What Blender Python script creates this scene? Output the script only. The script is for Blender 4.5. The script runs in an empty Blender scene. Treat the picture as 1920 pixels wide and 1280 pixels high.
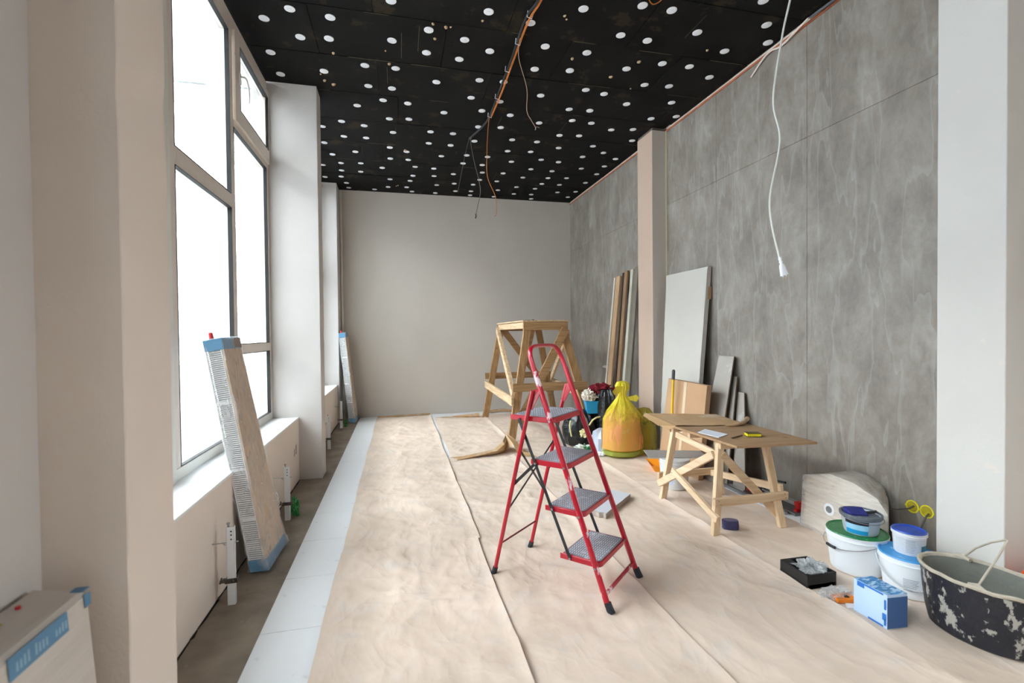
import bpy, bmesh, math, random
from mathutils import Vector, Matrix, noise, Euler

S = bpy.context.scene
COL = S.collection
random.seed(7)

# ------------------------------------------------------------------ camera
YAW, PIT, ROL, FPX = 0.23373281, 0.01616615, -0.01016077, 894.4526
cy_, sy_ = math.cos(YAW), math.sin(YAW)
f0, r0, u0 = Vector((sy_, cy_, 0)), Vector((cy_, -sy_, 0)), Vector((0, 0, 1))
f2 = math.cos(PIT) * f0 - math.sin(PIT) * u0
u2 = math.sin(PIT) * f0 + math.cos(PIT) * u0
r3 = math.cos(ROL) * r0 + math.sin(ROL) * u2
u3 = -math.sin(ROL) * r0 + math.cos(ROL) * u2
cd = bpy.data.cameras.new('camera')
cam = bpy.data.objects.new('camera', cd)
COL.objects.link(cam)
m3 = Matrix((r3, u3, -f2)).transposed()
cam.matrix_world = Matrix.Translation((0, 0, 1.5)) @ m3.to_4x4()
cd.sensor_width = 36.0
cd.lens = FPX * 36.0 / 1920.0
cd.clip_start = 0.05
cd.dof.use_dof = True
cd.dof.focus_distance = 4.2
cd.dof.aperture_fstop = 2.0
S.camera = cam

# ------------------------------------------------------------------ world, light, exposure
w = bpy.data.worlds.new('overcast_sky')
S.world = w
w.use_nodes = True
wn = w.node_tree.nodes
bg = wn['Background']
bg.inputs[0].default_value = (0.93, 0.97, 1.0, 1)
bg.inputs[1].default_value = 49.0
# overcast sky: three times brighter overhead than at the horizon
tcw = wn.new('ShaderNodeTexCoord')
spw = wn.new('ShaderNodeSeparateXYZ')
mrw = wn.new('ShaderNodeMapRange')
mrw.inputs['To Min'].default_value = 0.33
mxw = wn.new('ShaderNodeMix')
mxw.data_type = 'RGBA'
mxw.inputs['A'].default_value = (0, 0, 0, 1)
mxw.inputs['B'].default_value = (0.93, 0.97, 1.0, 1)
wl = w.node_tree.links
wl.new(tcw.outputs['Generated'], spw.inputs[0])
wl.new(spw.outputs['Z'], mrw.inputs['Value'])
wl.new(mrw.outputs[0], mxw.inputs['Factor'])
wl.new(mxw.outputs['Result'], bg.inputs[0])
S.view_settings.view_transform = 'Standard'
S.view_settings.look = 'None'
S.view_settings.gamma = 1.0
S.view_settings.use_curve_mapping = False
S.view_settings.exposure = 0.0
S.cycles.max_bounces = 12
S.cycles.diffuse_bounces = 6
S.cycles.transparent_max_bounces = 16
S.cycles.use_denoising = True
S.cycles.sample_clamp_indirect = 10.0

def portal(name, loc, rot, sx, sy):
    l = bpy.data.lights.new(name, 'AREA')
    l.shape = 'RECTANGLE'
    l.size, l.size_y = sx, sy
    l.cycles.is_portal = True
    o = bpy.data.objects.new(name, l)
    o.location = loc
    o.rotation_euler = rot
    COL.objects.link(o)
# daylight portals in the window openings (they only guide sampling of the sky)
portal('daylight_portal', (-1.42, 3.68, 2.38), (0, -math.pi / 2, 0), 3.5, 3.45)
portal('daylight_portal', (-1.42, 7.15, 2.38), (0, -math.pi / 2, 0), 3.5, 3.1)

portal('daylight_portal', (-1.42, -0.1, 2.38), (0, -math.pi / 2, 0), 3.5, 2.1)

portal('daylight_portal', (3.62, 0.6, 1.55), (0, math.pi / 2, 0), 1.1, 0.8)

# ------------------------------------------------------------------ materials
MC = {}
def rgb(h):
    """sRGB 0-255 triple -> linear."""
    out = []
    for c in h:
        c = c / 255.0
        out.append(c / 12.92 if c <= 0.04045 else ((c + 0.055) / 1.055) ** 2.4)
    return (*out, 1)

def mat(name, col=(128, 128, 128), rough=0.6, var=0.08, scale=8.0, bump=0.0, bscale=60.0, metal=0.0,
        spots=None, spot_scale=20.0, spot_thr=0.62, stretch=(1, 1, 1), coat=0.0, spec=0.5, trans=0.0, alpha=1.0):
    if name in MC:
        return MC[name]
    m = bpy.data.materials.new(name)
    m.use_nodes = True
    nt = m.node_tree
    N, Lk = nt.nodes, nt.links
    b = N['Principled BSDF']
    tc = N.new('ShaderNodeTexCoord')
    mp = N.new('ShaderNodeMapping')
    mp.inputs['Scale'].default_value = stretch
    Lk.new(tc.outputs['Object'], mp.inputs[0])
    n1 = N.new('ShaderNodeTexNoise')
    n1.inputs['Scale'].default_value = scale
    n1.inputs['Detail'].default_value = 6
    Lk.new(mp.outputs[0], n1.inputs['Vector'])
    mix = N.new('ShaderNodeMix')
    mix.data_type = 'RGBA'
    c = rgb(col)
    mix.inputs['A'].default_value = (*[max(0, x * (1 - var * 1.6)) for x in c[:3]], 1)
    mix.inputs['B'].default_value = (*[min(1, x * (1 + var * 1.6)) for x in c[:3]], 1)
    Lk.new(n1.outputs['Fac'], mix.inputs['Factor'])
    out = mix.outputs['Result']
    if spots:
        n2 = N.new('ShaderNodeTexNoise')
        n2.inputs['Scale'].default_value = spot_scale
        n2.inputs['Detail'].default_value = 5
        n2.inputs['Roughness'].default_value = 0.65
        Lk.new(mp.outputs[0], n2.inputs['Vector'])
        rp = N.new('ShaderNodeValToRGB')
        rp.color_ramp.elements[0].position = spot_thr
        rp.color_ramp.elements[1].position = min(1, spot_thr + 0.04)
        Lk.new(n2.outputs['Fac'], rp.inputs[0])
        mx = N.new('ShaderNodeMix')
        mx.data_type = 'RGBA'
        Lk.new(rp.outputs[0], mx.inputs['Factor'])
        Lk.new(out, mx.inputs['A'])
        mx.inputs['B'].default_value = rgb(spots)
        out = mx.outputs['Result']
    Lk.new(out, b.inputs['Base Color'])
    b.inputs['Roughness'].default_value = rough
    b.inputs['Metallic'].default_value = metal
    b.inputs['Coat Weight'].default_value = coat
    b.inputs['Specular IOR Level'].default_value = spec
    b.inputs['Transmission Weight'].default_value = trans
    b.inputs['Alpha'].default_value = alpha
    if bump:
        n3 = N.new('ShaderNodeTexNoise')
        n3.inputs['Scale'].default_value = bscale
        n3.inputs['Detail'].default_value = 4
        Lk.new(mp.outputs[0], n3.inputs['Vector'])
        bp = N.new('ShaderNodeBump')
        bp.inputs['Strength'].default_value = bump
        bp.inputs['Distance'].default_value = 0.01
        Lk.new(n3.outputs['Fac'], bp.inputs['Height'])
        Lk.new(bp.outputs[0], b.inputs['Normal'])
    MC[name] = m
    return m

def wood(name, col, dark, axis='Z', rough=0.65):
    """pine: long grain streaks, knots."""
    if name in MC:
        return MC[name]
    m = bpy.data.materials.new(name)
    m.use_nodes = True
    nt = m.node_tree
    N, Lk = nt.nodes, nt.links
    b = N['Principled BSDF']
    tc = N.new('ShaderNodeTexCoord')
    mp = N.new('ShaderNodeMapping')
    mp.inputs['Scale'].default_value = {'Z': (22, 22, 1.6), 'Y': (22, 1.6, 22), 'X': (1.6, 22, 22)}[axis]
    Lk.new(tc.outputs['Object'], mp.inputs[0])
    n1 = N.new('ShaderNodeTexNoise')
    n1.inputs['Scale'].default_value = 1.6
    n1.inputs['Detail'].default_value = 8
    n1.inputs['Distortion'].default_value = 0.6
    Lk.new(mp.outputs[0], n1.inputs['Vector'])
    rp = N.new('ShaderNodeValToRGB')
    e = rp.color_ramp.elements
    e[0].position, e[0].color = 0.32, rgb(dark)
    e[1].position, e[1].color = 0.62, rgb(col)
    Lk.new(n1.outputs['Fac'], rp.inputs[0])
    v = N.new('ShaderNodeTexVoronoi')
    v.inputs['Scale'].default_value = 5.0
    Lk.new(tc.outputs['Object'], v.inputs['Vector'])
    r2 = N.new('ShaderNodeValToRGB')
    r2.color_ramp.elements[0].position, r2.color_ramp.elements[0].color = 0.05, (0.35, 0.2, 0.1, 1)
    r2.color_ramp.elements[1].position, r2.color_ramp.elements[1].color = 0.11, (1, 1, 1, 1)
    Lk.new(v.outputs['Distance'], r2.inputs[0])
    mx = N.new('ShaderNodeMix')
    mx.data_type = 'RGBA'
    mx.blend_type = 'MULTIPLY'
    mx.inputs['Factor'].default_value = 0.7
    Lk.new(rp.outputs[0], mx.inputs['A'])
    Lk.new(r2.outputs[0], mx.inputs['B'])
    Lk.new(mx.outputs['Result'], b.inputs['Base Color'])
    b.inputs['Roughness'].default_value = rough
    bp = N.new('ShaderNodeBump')
    bp.inputs['Strength'].default_value = 0.25
    bp.inputs['Distance'].default_value = 0.004
    Lk.new(n1.outputs['Fac'], bp.inputs['Height'])
    Lk.new(bp.outputs[0], b.inputs['Normal'])
    MC[name] = m
    return m

def film(name, col=(235, 238, 240), white=0.35, rough=0.15, bump=0.6, bscale=25, stretch=(1, 1, 1)):
    """crinkled plastic film: partly clear, partly milky, glossy."""
    if name in MC:
        return MC[name]
    m = bpy.data.materials.new(name)
    m.use_nodes = True
    nt = m.node_tree
    N, Lk = nt.nodes, nt.links
    N.remove(N['Principled BSDF'])
    o = N['Material Output']
    tr = N.new('ShaderNodeBsdfTransparent')
    df = N.new('ShaderNodeBsdfDiffuse')
    df.inputs[0].default_value = rgb(col)
    tl = N.new('ShaderNodeBsdfTranslucent')
    tl.inputs[0].default_value = rgb(col)
    gl = N.new('ShaderNodeBsdfGlossy')
    gl.inputs['Roughness'].default_value = rough
    tc = N.new('ShaderNodeTexCoord')
    n = N.new('ShaderNodeTexNoise')
    n.inputs['Scale'].default_value = bscale
    n.inputs['Detail'].default_value = 5
    n.inputs['Distortion'].default_value = 1.5
    mp = N.new('ShaderNodeMapping')
    mp.inputs['Scale'].default_value = stretch
    Lk.new(tc.outputs['Object'], mp.inputs[0])
    Lk.new(mp.outputs[0], n.inputs['Vector'])
    bp = N.new('ShaderNodeBump')
    bp.inputs['Strength'].default_value = bump
    bp.inputs['Distance'].default_value = 0.006
    Lk.new(n.outputs['Fac'], bp.inputs['Height'])
    for s in (df, gl, tl):
        Lk.new(bp.outputs[0], s.inputs['Normal'])
    a = N.new('ShaderNodeMixShader')
    a.inputs[0].default_value = 0.35
    Lk.new(df.outputs[0], a.inputs[1])
    Lk.new(tl.outputs[0], a.inputs[2])
    mr = N.new('ShaderNodeMapRange')
    mr.inputs['From Min'].default_value = 0.35
    mr.inputs['From Max'].default_value = 0.7
    mr.inputs['To Min'].default_value = white * 0.75
    mr.inputs['To Max'].default_value = min(1, white * 1.4)
    Lk.new(n.outputs['Fac'], mr.inputs['Value'])
    x = N.new('ShaderNodeMixShader')
    Lk.new(mr.outputs[0], x.inputs[0])
    Lk.new(tr.outputs[0], x.inputs[1])
    Lk.new(a.outputs[0], x.inputs[2])
    y = N.new('ShaderNodeMixShader')
    y.inputs[0].default_value = 0.055
    Lk.new(x.outputs[0], y.inputs[1])
    Lk.new(gl.outputs[0], y.inputs[2])
    Lk.new(y.outputs[0], o.inputs[0])
    MC[name] = m
    return m

def glass_mat():
    m = bpy.data.materials.new('dusty_glass')
    m.use_nodes = True
    nt = m.node_tree
    N, Lk = nt.nodes, nt.links
    N.remove(N['Principled BSDF'])
    o = N['Material Output']
    tr = N.new('ShaderNodeBsdfTransparent')
    tr.inputs[0].default_value = (0.96, 0.985, 0.985, 1)
    gl = N.new('ShaderNodeBsdfGlossy')
    gl.inputs['Roughness'].default_value = 0.02
    df = N.new('ShaderNodeBsdfTranslucent')
    df.inputs[0].default_value = (0.8, 0.8, 0.78, 1)
    tc = N.new('ShaderNodeTexCoord')
    n = N.new('ShaderNodeTexNoise')
    n.inputs['Scale'].default_value = 3.0
    n.inputs['Detail'].default_value = 6
    n.inputs['Distortion'].default_value = 1.0
    Lk.new(tc.outputs['Object'], n.inputs['Vector'])
    mr = N.new('ShaderNodeMapRange')
    mr.inputs['From Min'].default_value = 0.45
    mr.inputs['From Max'].default_value = 0.8
    mr.inputs['To Min'].default_value = 0.03
    mr.inputs['To Max'].default_value = 0.3
    Lk.new(n.outputs['Fac'], mr.inputs['Value'])
    x = N.new('ShaderNodeMixShader')
    Lk.new(mr.outputs[0], x.inputs[0])
    Lk.new(tr.outputs[0], x.inputs[1])
    Lk.new(df.outputs[0], x.inputs[2])
    fr = N.new('ShaderNodeFresnel')
    fr.inputs[0].default_value = 1.45
    mm = N.new('ShaderNodeMath')
    mm.operation = 'MULTIPLY'
    mm.inputs[1].default_value = 0.8
    Lk.new(fr.outputs[0], mm.inputs[0])
    y = N.new('ShaderNodeMixShader')
    Lk.new(mm.outputs[0], y.inputs[0])
    Lk.new(x.outputs[0], y.inputs[1])
    Lk.new(gl.outputs[0], y.inputs[2])
    Lk.new(y.outputs[0], o.inputs[0])
    return m
GLASS = glass_mat()

def panel_mat():
    """mottled grey laminate with pale wavy vertical veins and darker patches."""
    m = bpy.data.materials.new('grey_stone_laminate')
    m.use_nodes = True
    nt = m.node_tree
    N, Lk = nt.nodes, nt.links
    b = N['Principled BSDF']
    g = N.new('ShaderNodeNewGeometry')
    def noise_(vec_scale, sc, det, dist, rough=0.55):
        mp = N.new('ShaderNodeMapping')
        mp.inputs['Scale'].default_value = vec_scale
        Lk.new(g.outputs['Position'], mp.inputs[0])
        n = N.new('ShaderNodeTexNoise')
        n.inputs['Scale'].default_value = sc
        n.inputs['Detail'].default_value = det
        n.inputs['Distortion'].default_value = dist
        n.inputs['Roughness'].default_value = rough
        Lk.new(mp.outputs[0], n.inputs['Vector'])
        return n
    a = noise_((1, 1, 0.62), 3.0, 12, 0.25, 0.72)
    rp = N.new('ShaderNodeValToRGB')
    e = rp.color_ramp.elements
    e[0].position, e[0].color = 0.30, rgb((112, 103, 95))
    e[1].position, e[1].color = 0.72, rgb((160, 153, 145))
    k = e.new(0.5)
    k.color = rgb((136, 127, 118))
    Lk.new(a.outputs['Fac'], rp.inputs[0])
    # pale veins: thin contour of a stretched noise
    c = noise_((1, 1, 0.17), 3.3, 3.5, 0.35)
    rv = N.new('ShaderNodeValToRGB')
    ev = rv.color_ramp.elements
    ev[0].position, ev[0].color = 0.46, (0, 0, 0, 1)
    ev[1].position, ev[1].color = 0.50, (1, 1, 1, 1)
    k2 = ev.new(0.503)
    k2.color = (0.0, 0.0, 0.0, 1)
    ev.new(0.46).color = (0, 0, 0, 1)
    Lk.new(c.outputs['Fac'], rv.inputs[0])
    mv = N.new('ShaderNodeMix')
    mv.data_type = 'RGBA'
    mul = N.new('ShaderNodeMath')
    mul.operation = 'MULTIPLY'
    mul.inputs[1].default_value = 0.26
    Lk.new(rv.outputs[0], mul.inputs[0])
    Lk.new(mul.outputs[0], mv.inputs['Factor'])
    Lk.new(rp.outputs[0], mv.inputs['A'])
    mv.inputs['B'].default_value = rgb((180, 177, 170))
    # fine vertical brushing
    d = noise_((1, 1, 0.5), 16, 6, 0.8)
    md = N.new('ShaderNodeMix')
    md.data_type = 'RGBA'
    md.blend_type = 'OVERLAY'
    md.inputs['Factor'].default_value = 0.22
    Lk.new(mv.outputs['Result'], md.inputs['A'])
    Lk.new(d.outputs['Fac'], md.inputs['B'])
    Lk.new(md.outputs['Result'], b.inputs['Base Color'])
    b.inputs['Roughness'].default_value = 0.5
    return m

def kraft_mat(name='kraft_paper', col=(226, 206, 188)):
    m = bpy.data.materials.new(name)
    m.use_nodes = True
    nt = m.node_tree
    N, Lk = nt.nodes, nt.links
    b = N['Principled BSDF']
    g = N.new('ShaderNodeNewGeometry')
    n = N.new('ShaderNodeTexNoise')
    n.inputs['Scale'].default_value = 2.2
    n.inputs['Detail'].default_value = 7
    Lk.new(g.outputs['Position'], n.inputs['Vector'])
    rp = N.new('ShaderNodeValToRGB')
    e = rp.color_ramp.elements
    c = rgb(col)
    e[0].position, e[0].color = 0.3, (c[0] * .86, c[1] * .84, c[2] * .82, 1)
    e[1].position, e[1].color = 0.7, (min(1, c[0] * 1.08), c[1] * 1.08, c[2] * 1.1, 1)
    Lk.new(n.outputs['Fac'], rp.inputs[0])
    # trodden white plaster dust
    n2 = N.new('ShaderNodeTexNoise')
    n2.inputs['Scale'].default_value = 5.0
    n2.inputs['Detail'].default_value = 9
    n2.inputs['Roughness'].default_value = 0.7
    Lk.new(g.outputs['Position'], n2.inputs['Vector'])
    r2 = N.new('ShaderNodeMapRange')
    r2.inputs['From Min'].default_value = 0.52
    r2.inputs['From Max'].default_value = 0.8
    r2.inputs['To Max'].default_value = 0.75
    Lk.new(n2.outputs['Fac'], r2.inputs['Value'])
    mx = N.new('ShaderNodeMix')
    mx.data_type = 'RGBA'
    Lk.new(r2.outputs[0], mx.inputs['Factor'])
    Lk.new(rp.outputs[0], mx.inputs['A'])
    mx.inputs['B'].default_value = rgb((214, 210, 206))
    Lk.new(mx.outputs['Result'], b.inputs['Base Color'])
    b.inputs['Roughness'].default_value = 0.55
    # crumple creases: two ridged networks, the finer one drawn out along the strip
    def ridged(sc, vec, det, dist):
        mp_ = N.new('ShaderNodeMapping')
        mp_.inputs['Scale'].default_value = vec
        Lk.new(g.outputs['Position'], mp_.inputs[0])
        q = N.new('ShaderNodeTexNoise')
        q.noise_type = 'RIDGED_MULTIFRACTAL'
        q.inputs['Scale'].default_value = sc
        q.inputs['Detail'].default_value = det
        q.inputs['Roughness'].default_value = 0.5
        q.inputs['Distortion'].default_value = dist
        q.inputs['Offset'].default_value = 0.9
        q.inputs['Gain'].default_value = 1.6
        Lk.new(mp_.outputs[0], q.inputs['Vector'])
        return q
    q1, q2 = ridged(1.7, (1, .8, 1), 4, .5), ridged(5.5, (1, .45, 1), 3, .3)
    ad = N.new('ShaderNodeMath')
    ad.operation = 'MULTIPLY_ADD'
    ad.inputs[1].default_value = 0.30
    Lk.new(q2.outputs['Fac'], ad.inputs[0])
    Lk.new(q1.outputs['Fac'], ad.inputs[2])
    bp = N.new('ShaderNodeBump')
    bp.inputs['Strength'].default_value = 0.9
    bp.inputs['Distance'].default_value = 0.0095
    Lk.new(ad.outputs[0], bp.inputs['Height'])
    Lk.new(bp.outputs[0], b.inputs['Normal'])
    return m

PLASTER = mat('white_plaster', (203, 198, 194), 0.85, 0.05, 1.6, 0.12, 90)
PLASTER_B = mat('beige_plaster', (232, 219, 208), 0.85, 0.05, 1.6, 0.10, 90)
PLASTER_W = mat('bright_plaster', (206, 202, 196), 0.8, 0.04, 2.2, 0.12, 60, spots=(216, 205, 195), spot_scale=6, spot_thr=0.66)
SILLM = mat('white_sill', (238, 238, 238), 0.4, 0.02, 4, spots=(215, 210, 200), spot_scale=14, spot_thr=0.68)
PVC = mat('filmed_window_profile', (222, 212, 202), 0.45, 0.06, 9, spots=(140, 132, 125), spot_scale=40, spot_thr=0.68, stretch=(1, 1, 0.3))
PVCW = mat('white_window_profile', (226, 225, 218), 0.35, 0.04, 6)
GASK = mat('black_gasket', (26, 27, 28), 0.6, 0.05)
CONC = mat('raw_concrete', (146, 134, 120), 0.95, 0.35, 5, 0.8, 24, spots=(160, 148, 132), spot_scale=7, spot_thr=0.66)
TILEM = mat('pale_porcelain', (246, 248, 251), 0.3, 0.02, 2.5, spots=(230, 232, 236), spot_scale=4, spot_thr=0.6)
CEILM = mat('black_foam_panel', (20, 19, 18), 0.8, 0.45, 2.6, 0.3, 50, spots=(42, 37, 28), spot_scale=3.4, spot_thr=0.58, spec=0.12)
DISCM = mat('white_plastic_washer', (226, 228, 232), 0.5, 0.05, 80, spots=(110, 110, 112), spot_scale=160, spot_thr=0.66)
RED = mat('glossy_red_paint', (174, 12, 38), 0.28, 0.12, 14, coat=0.4, spots=(222, 190, 200), spot_scale=26, spot_thr=0.685, stretch=(1, 1, 0.35))
REDS = mat('splattered_red_paint', (174, 12, 38), 0.3, 0.12, 14, coat=0.3, spots=(226, 200, 208), spot_scale=15, spot_thr=0.56, stretch=(1, 1, 0.35))
BLK = mat('black_painted_steel', (34, 34, 38), 0.4, 0.1, 20)
RUB = mat('black_rubber', (34, 38, 46), 0.7, 0.2, 20, spots=(150, 155, 160), spot_scale=40, spot_thr=0.62)
TREAD = mat('dusty_grey_tread', (132, 134, 144), 0.75, 0.16, 30, 0.2, 80, spots=(176, 178, 186), spot_scale=12, spot_thr=0.58)  # base colour kept darker to carry the shade of the grooves
TREADR = mat('highlit_tread_ridge', (196, 199, 206), .7, .12, 30)  # ridge tops painted lighter, as if catching light, so grooves read
STEEL = mat('zinc_steel', (170, 172, 175), 0.35, 0.1, 20, metal=1.0)
PINE_Z = wood('new_pine_upright', (224, 198, 164), (206, 174, 136), 'Z')
PINE_X = wood('new_pine_cross', (212, 184, 150), (190, 156, 120), 'X')
PINE_Y = wood('new_pine_long', (226, 200, 168), (206, 174, 138), 'Y')
OLD_Z = wood('old_pine_upright', (172, 136, 94), (142, 106, 68), 'Z', 0.8)
OLD_X = wood('old_pine_cross', (168, 132, 92), (138, 104, 68), 'X', 0.8)
OLD_Y = wood('old_pine_long', (206, 180, 146), (174, 142, 106), 'Y', 0.8)
PLY = wood('plywood_top', (166, 132, 98), (150, 116, 82), 'X', 0.6)
PLYE = wood('plywood_edge', (220, 184, 138), (150, 110, 70), 'Y', 0.7)
CARD = mat('brown_cardboard', (176, 140, 106), 0.8, 0.08, 6, 0.1, 60)
CARDP = mat('pale_cardboard', (196, 172, 148), 0.7, 0.1, 5, 0.15, 40, stretch=(1, 1, 3))
BLUEP = mat('blue_print_cardboard', (92, 140, 176), 0.6, 0.1, 8)
WHITEP = mat('white_enamel', (232, 234, 236), 0.35, 0.03, 5)
FILM = film('clear_wrap')
FILM2 = film('milky_wrap', white=0.6)
KRAFT = kraft_mat()
KRAFT2 = kraft_mat('kraft_paper_dark', (186, 150, 108))
LAMI = panel_mat()

# ------------------------------------------------------------------ object helpers
ORG = {}
def thing(name, label, cat, loc, group=None, kind=None):
    o = bpy.data.objects.new(name, None)
    o.empty_display_size = 0.05
    o.location = loc
    COL.objects.link(o)
    o['label'] = label
    o['category'] = cat
    if group:
        o['group'] = group
    if kind:
        o['kind'] = kind
    ORG[o.name] = Vector(loc)
    return o

def tag(o, label, cat, group=None, kind=None):
    o['label'] = label
    o['category'] = cat
    if group:
        o['group'] = group
    if kind:
        o['kind'] = kind
    return o

class B:
    """collects shapes in world coordinates, builds them as one mesh object."""
    def __init__(s):
        s.v, s.f, s.mi, s.sm = [], [], [], []
    def add(s, vs, fs, mi=0, smooth=False):
        n = len(s.v)
        s.v += [Vector(v) for v in vs]
        s.f += [[i + n for i in f] for f in fs]
        s.mi += [mi] * len(fs)
        s.sm += [smooth] * len(fs)
        return s
    def box(s, a, b, mi=0):
        x0, y0, z0 = a
        x1, y1, z1 = b
        return s.add([(x0, y0, z0), (x1, y0, z0), (x1, y1, z0), (x0, y1, z0), (x0, y0, z1), (x1, y0, z1), (x1, y1, z1), (x0, y1, z1)],
                     [(0, 3, 2, 1), (4, 5, 6, 7), (0, 1, 5, 4), (1, 2, 6, 5), (2, 3, 7, 6), (3, 0, 4, 7)], mi)
    def hexa(s, p, mi=0):
        """8 corners, bottom ring then top ring."""
        return s.add(p, [(0, 3, 2, 1), (4, 5, 6, 7), (0, 1, 5, 4), (1, 2, 6, 5), (2, 3, 7, 6), (3, 0, 4, 7)], mi)
    def beam(s, p0, p1, wd, th, side, mi=0, flatends=False):
        """bar from p0 to p1; wd measured along `side`, th across."""
        p0, p1 = Vector(p0), Vector(p1)
        d = (p1 - p0).normalized()
        sd = Vector(side)
        sd = (sd - d * sd.dot(d)).normalized()
        up = d.cross(sd)
        c = []
        for p in (p0, p1):
            ring = []
            for a, b in ((-1, -1), (1, -1), (1, 1), (-1, 1)):
                q = p + sd * a * wd / 2 + up * b * th / 2
                if flatends and abs(d.z) > 1e-3:
                    q = q - d * ((q.z - p.z) / d.z)
                ring.append(q)
            c += ring
        return s.hexa(c, mi)
    def tube(s, pts, r, seg=10, mi=0, rx=None, side=None, close=True):
        pts = [Vector(p) for p in pts]
        n = len(pts)
        rings = []
        prev = None
        for i, p in enumerate(pts):
            t = (pts[min(i + 1, n - 1)] - pts[max(i - 1, 0)]).normalized()
            if prev is None:
                ref = Vector(side) if side is not None else (Vector((0, 0, 1)) if abs(t.z) < 0.9 else Vector((1, 0, 0)))
            else:
                ref = prev
            a = (ref - t * ref.dot(t)).normalized()
            prev = a
            b = t.cross(a)
            rr = r[i] if isinstance(r, (list, tuple)) else r
            rb = rr if rx is None else rx
            rings.append([p + a * rr * math.cos(2 * math.pi * k / seg) + b * rb * math.sin(2 * math.pi * k / seg) for k in range(seg)])
        vs = [v for g in rings for v in g]
        fs = []
        for i in range(n - 1):
            for k in range(seg):
                fs.append((i * seg + k, i * seg + (k + 1) % seg, (i + 1) * seg + (k + 1) % seg, (i + 1) * seg + k))
        if close:
            fs.append(tuple(range(seg))[::-1])
            fs.append(tuple((n - 1) * seg + k for k in range(seg)))
        return s.add(vs, fs, mi, True)
    def lathe(s, prof, c, seg=32, mi=0, sx=1.0, sy=1.0, rot=0.0, tilt=None):
        """prof: (r, z) list; r = 0 closes."""
        c = Vector(c)
        vs, fs = [], []
        for r, z in prof:
            for k in range(seg):
                a = 2 * math.pi * k / seg
                x, y = r * math.cos(a) * sx, r * math.sin(a) * sy
                v = Vector((x * math.cos(rot) - y * math.sin(rot), x * math.sin(rot) + y * math.cos(rot), z))
                if tilt is not None:
                    v = tilt @ v
                vs.append(c + v)
        for i in range(len(prof) - 1):
            for k in range(seg):
                fs.append((i * seg + k, i * seg + (k + 1) % seg, (i + 1) * seg + (k + 1) % seg, (i + 1) * seg + k))
        fs.append(tuple(range(seg))[::-1])
        fs.append(tuple((len(prof) - 1) * seg + k for k in range(seg)))
        return s.add(vs, fs, mi, True)
    def build(s, name, m, parent=None, bevel=0.0, seg=1, auto=35):
        me = bpy.data.meshes.new(name)
        org = ORG.get(parent.name, Vector((0, 0, 0))) if parent else Vector((0, 0, 0))
        me.from_pydata([tuple(v - org) for v in s.v], [], s.f)
        ms = m if isinstance(m, (list, tuple)) else [m]
        for x in ms:
            me.materials.append(x)
        me.polygons.foreach_set('material_index', s.mi)
        me.polygons.foreach_set('use_smooth', s.sm)
        bm = bmesh.new()
        bm.from_mesh(me)
        bmesh.ops.recalc_face_normals(bm, faces=bm.faces)
        for e in bm.edges:
            if len(e.link_faces) == 2 and e.calc_face_angle(0) > math.radians(auto):
                e.smooth = False
        bm.to_mesh(me)
        bm.free()
        me.update()
        o = bpy.data.objects.new(name, me)
        COL.objects.link(o)
        if parent:
            o.parent = parent
            ORG[o.name] = org
        if bevel:
            md = o.modifiers.new('bevel', 'BEVEL')
            md.width = bevel
            md.segments = seg
            md.limit_method = 'ANGLE'
            md.angle_limit = math.radians(50)
        return o

def box(name, a, b, m, parent=None, bevel=0.0):
    return B().box(a, b).build(name, m, parent, bevel)

def fbm(x, y, z=0.0, o=4):
    return noise.fractal(Vector((x, y, z)), 0.9, 2.0, o, noise_basis='PERLIN_ORIGINAL')

def copy_tree(o, loc=None, rz=None, parent=None):
    c = o.copy()
    COL.objects.link(c)
    if parent:
        c.parent = parent
    if loc is not None:
        c.location = loc
    if rz is not None:
        c.rotation_euler = (0, 0, rz)
    for ch in o.children:
        copy_tree(ch, parent=c)
    return c

# ================================================================== SETTING
ZC = 4.12
XW, YB, XR = -1.28, 9.11, 3.40
XO = -1.42       # outer face of the window wall

def struct(o):
    o['kind'] = 'structure'
    return o

# ---- floor: concrete slab, porcelain tiles laid on it
floor = struct(box('floor', (XO, -3.6, -0.20), (XR + 0.2, YB + 0.2, -0.012), CONC))
tile_cache = {}
def tile(x0, y0, x1, y1):
    key = (round(x1 - x0, 3), round(y1 - y0, 3))
    if key not in tile_cache:
        o = B().box((0, 0, -0.0118), (key[0] - 0.0045, key[1] - 0.0045, 0)).build('tile', TILEM, floor, 0.0008)
        tile_cache[key] = o
    else:
        o = tile_cache[key].copy()
        COL.objects.link(o)
    o.location = (x0, y0, 0)
TY0, TP = 2.612, 0.556
ys = []
k = -11
while TY0 + k * TP < YB - 0.01:
    ys.append((TY0 + k * TP, min(TY0 + (k + 1) * TP, YB - 0.005)))
    k += 1
xs = [(-0.70, 0.41), (0.41, 1.52), (1.52, 2.63), (2.63, 3.385)]
for y0, y1 in ys:
    for x0, x1 in xs:
        tile(x0, y0, x1, y1)

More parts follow.
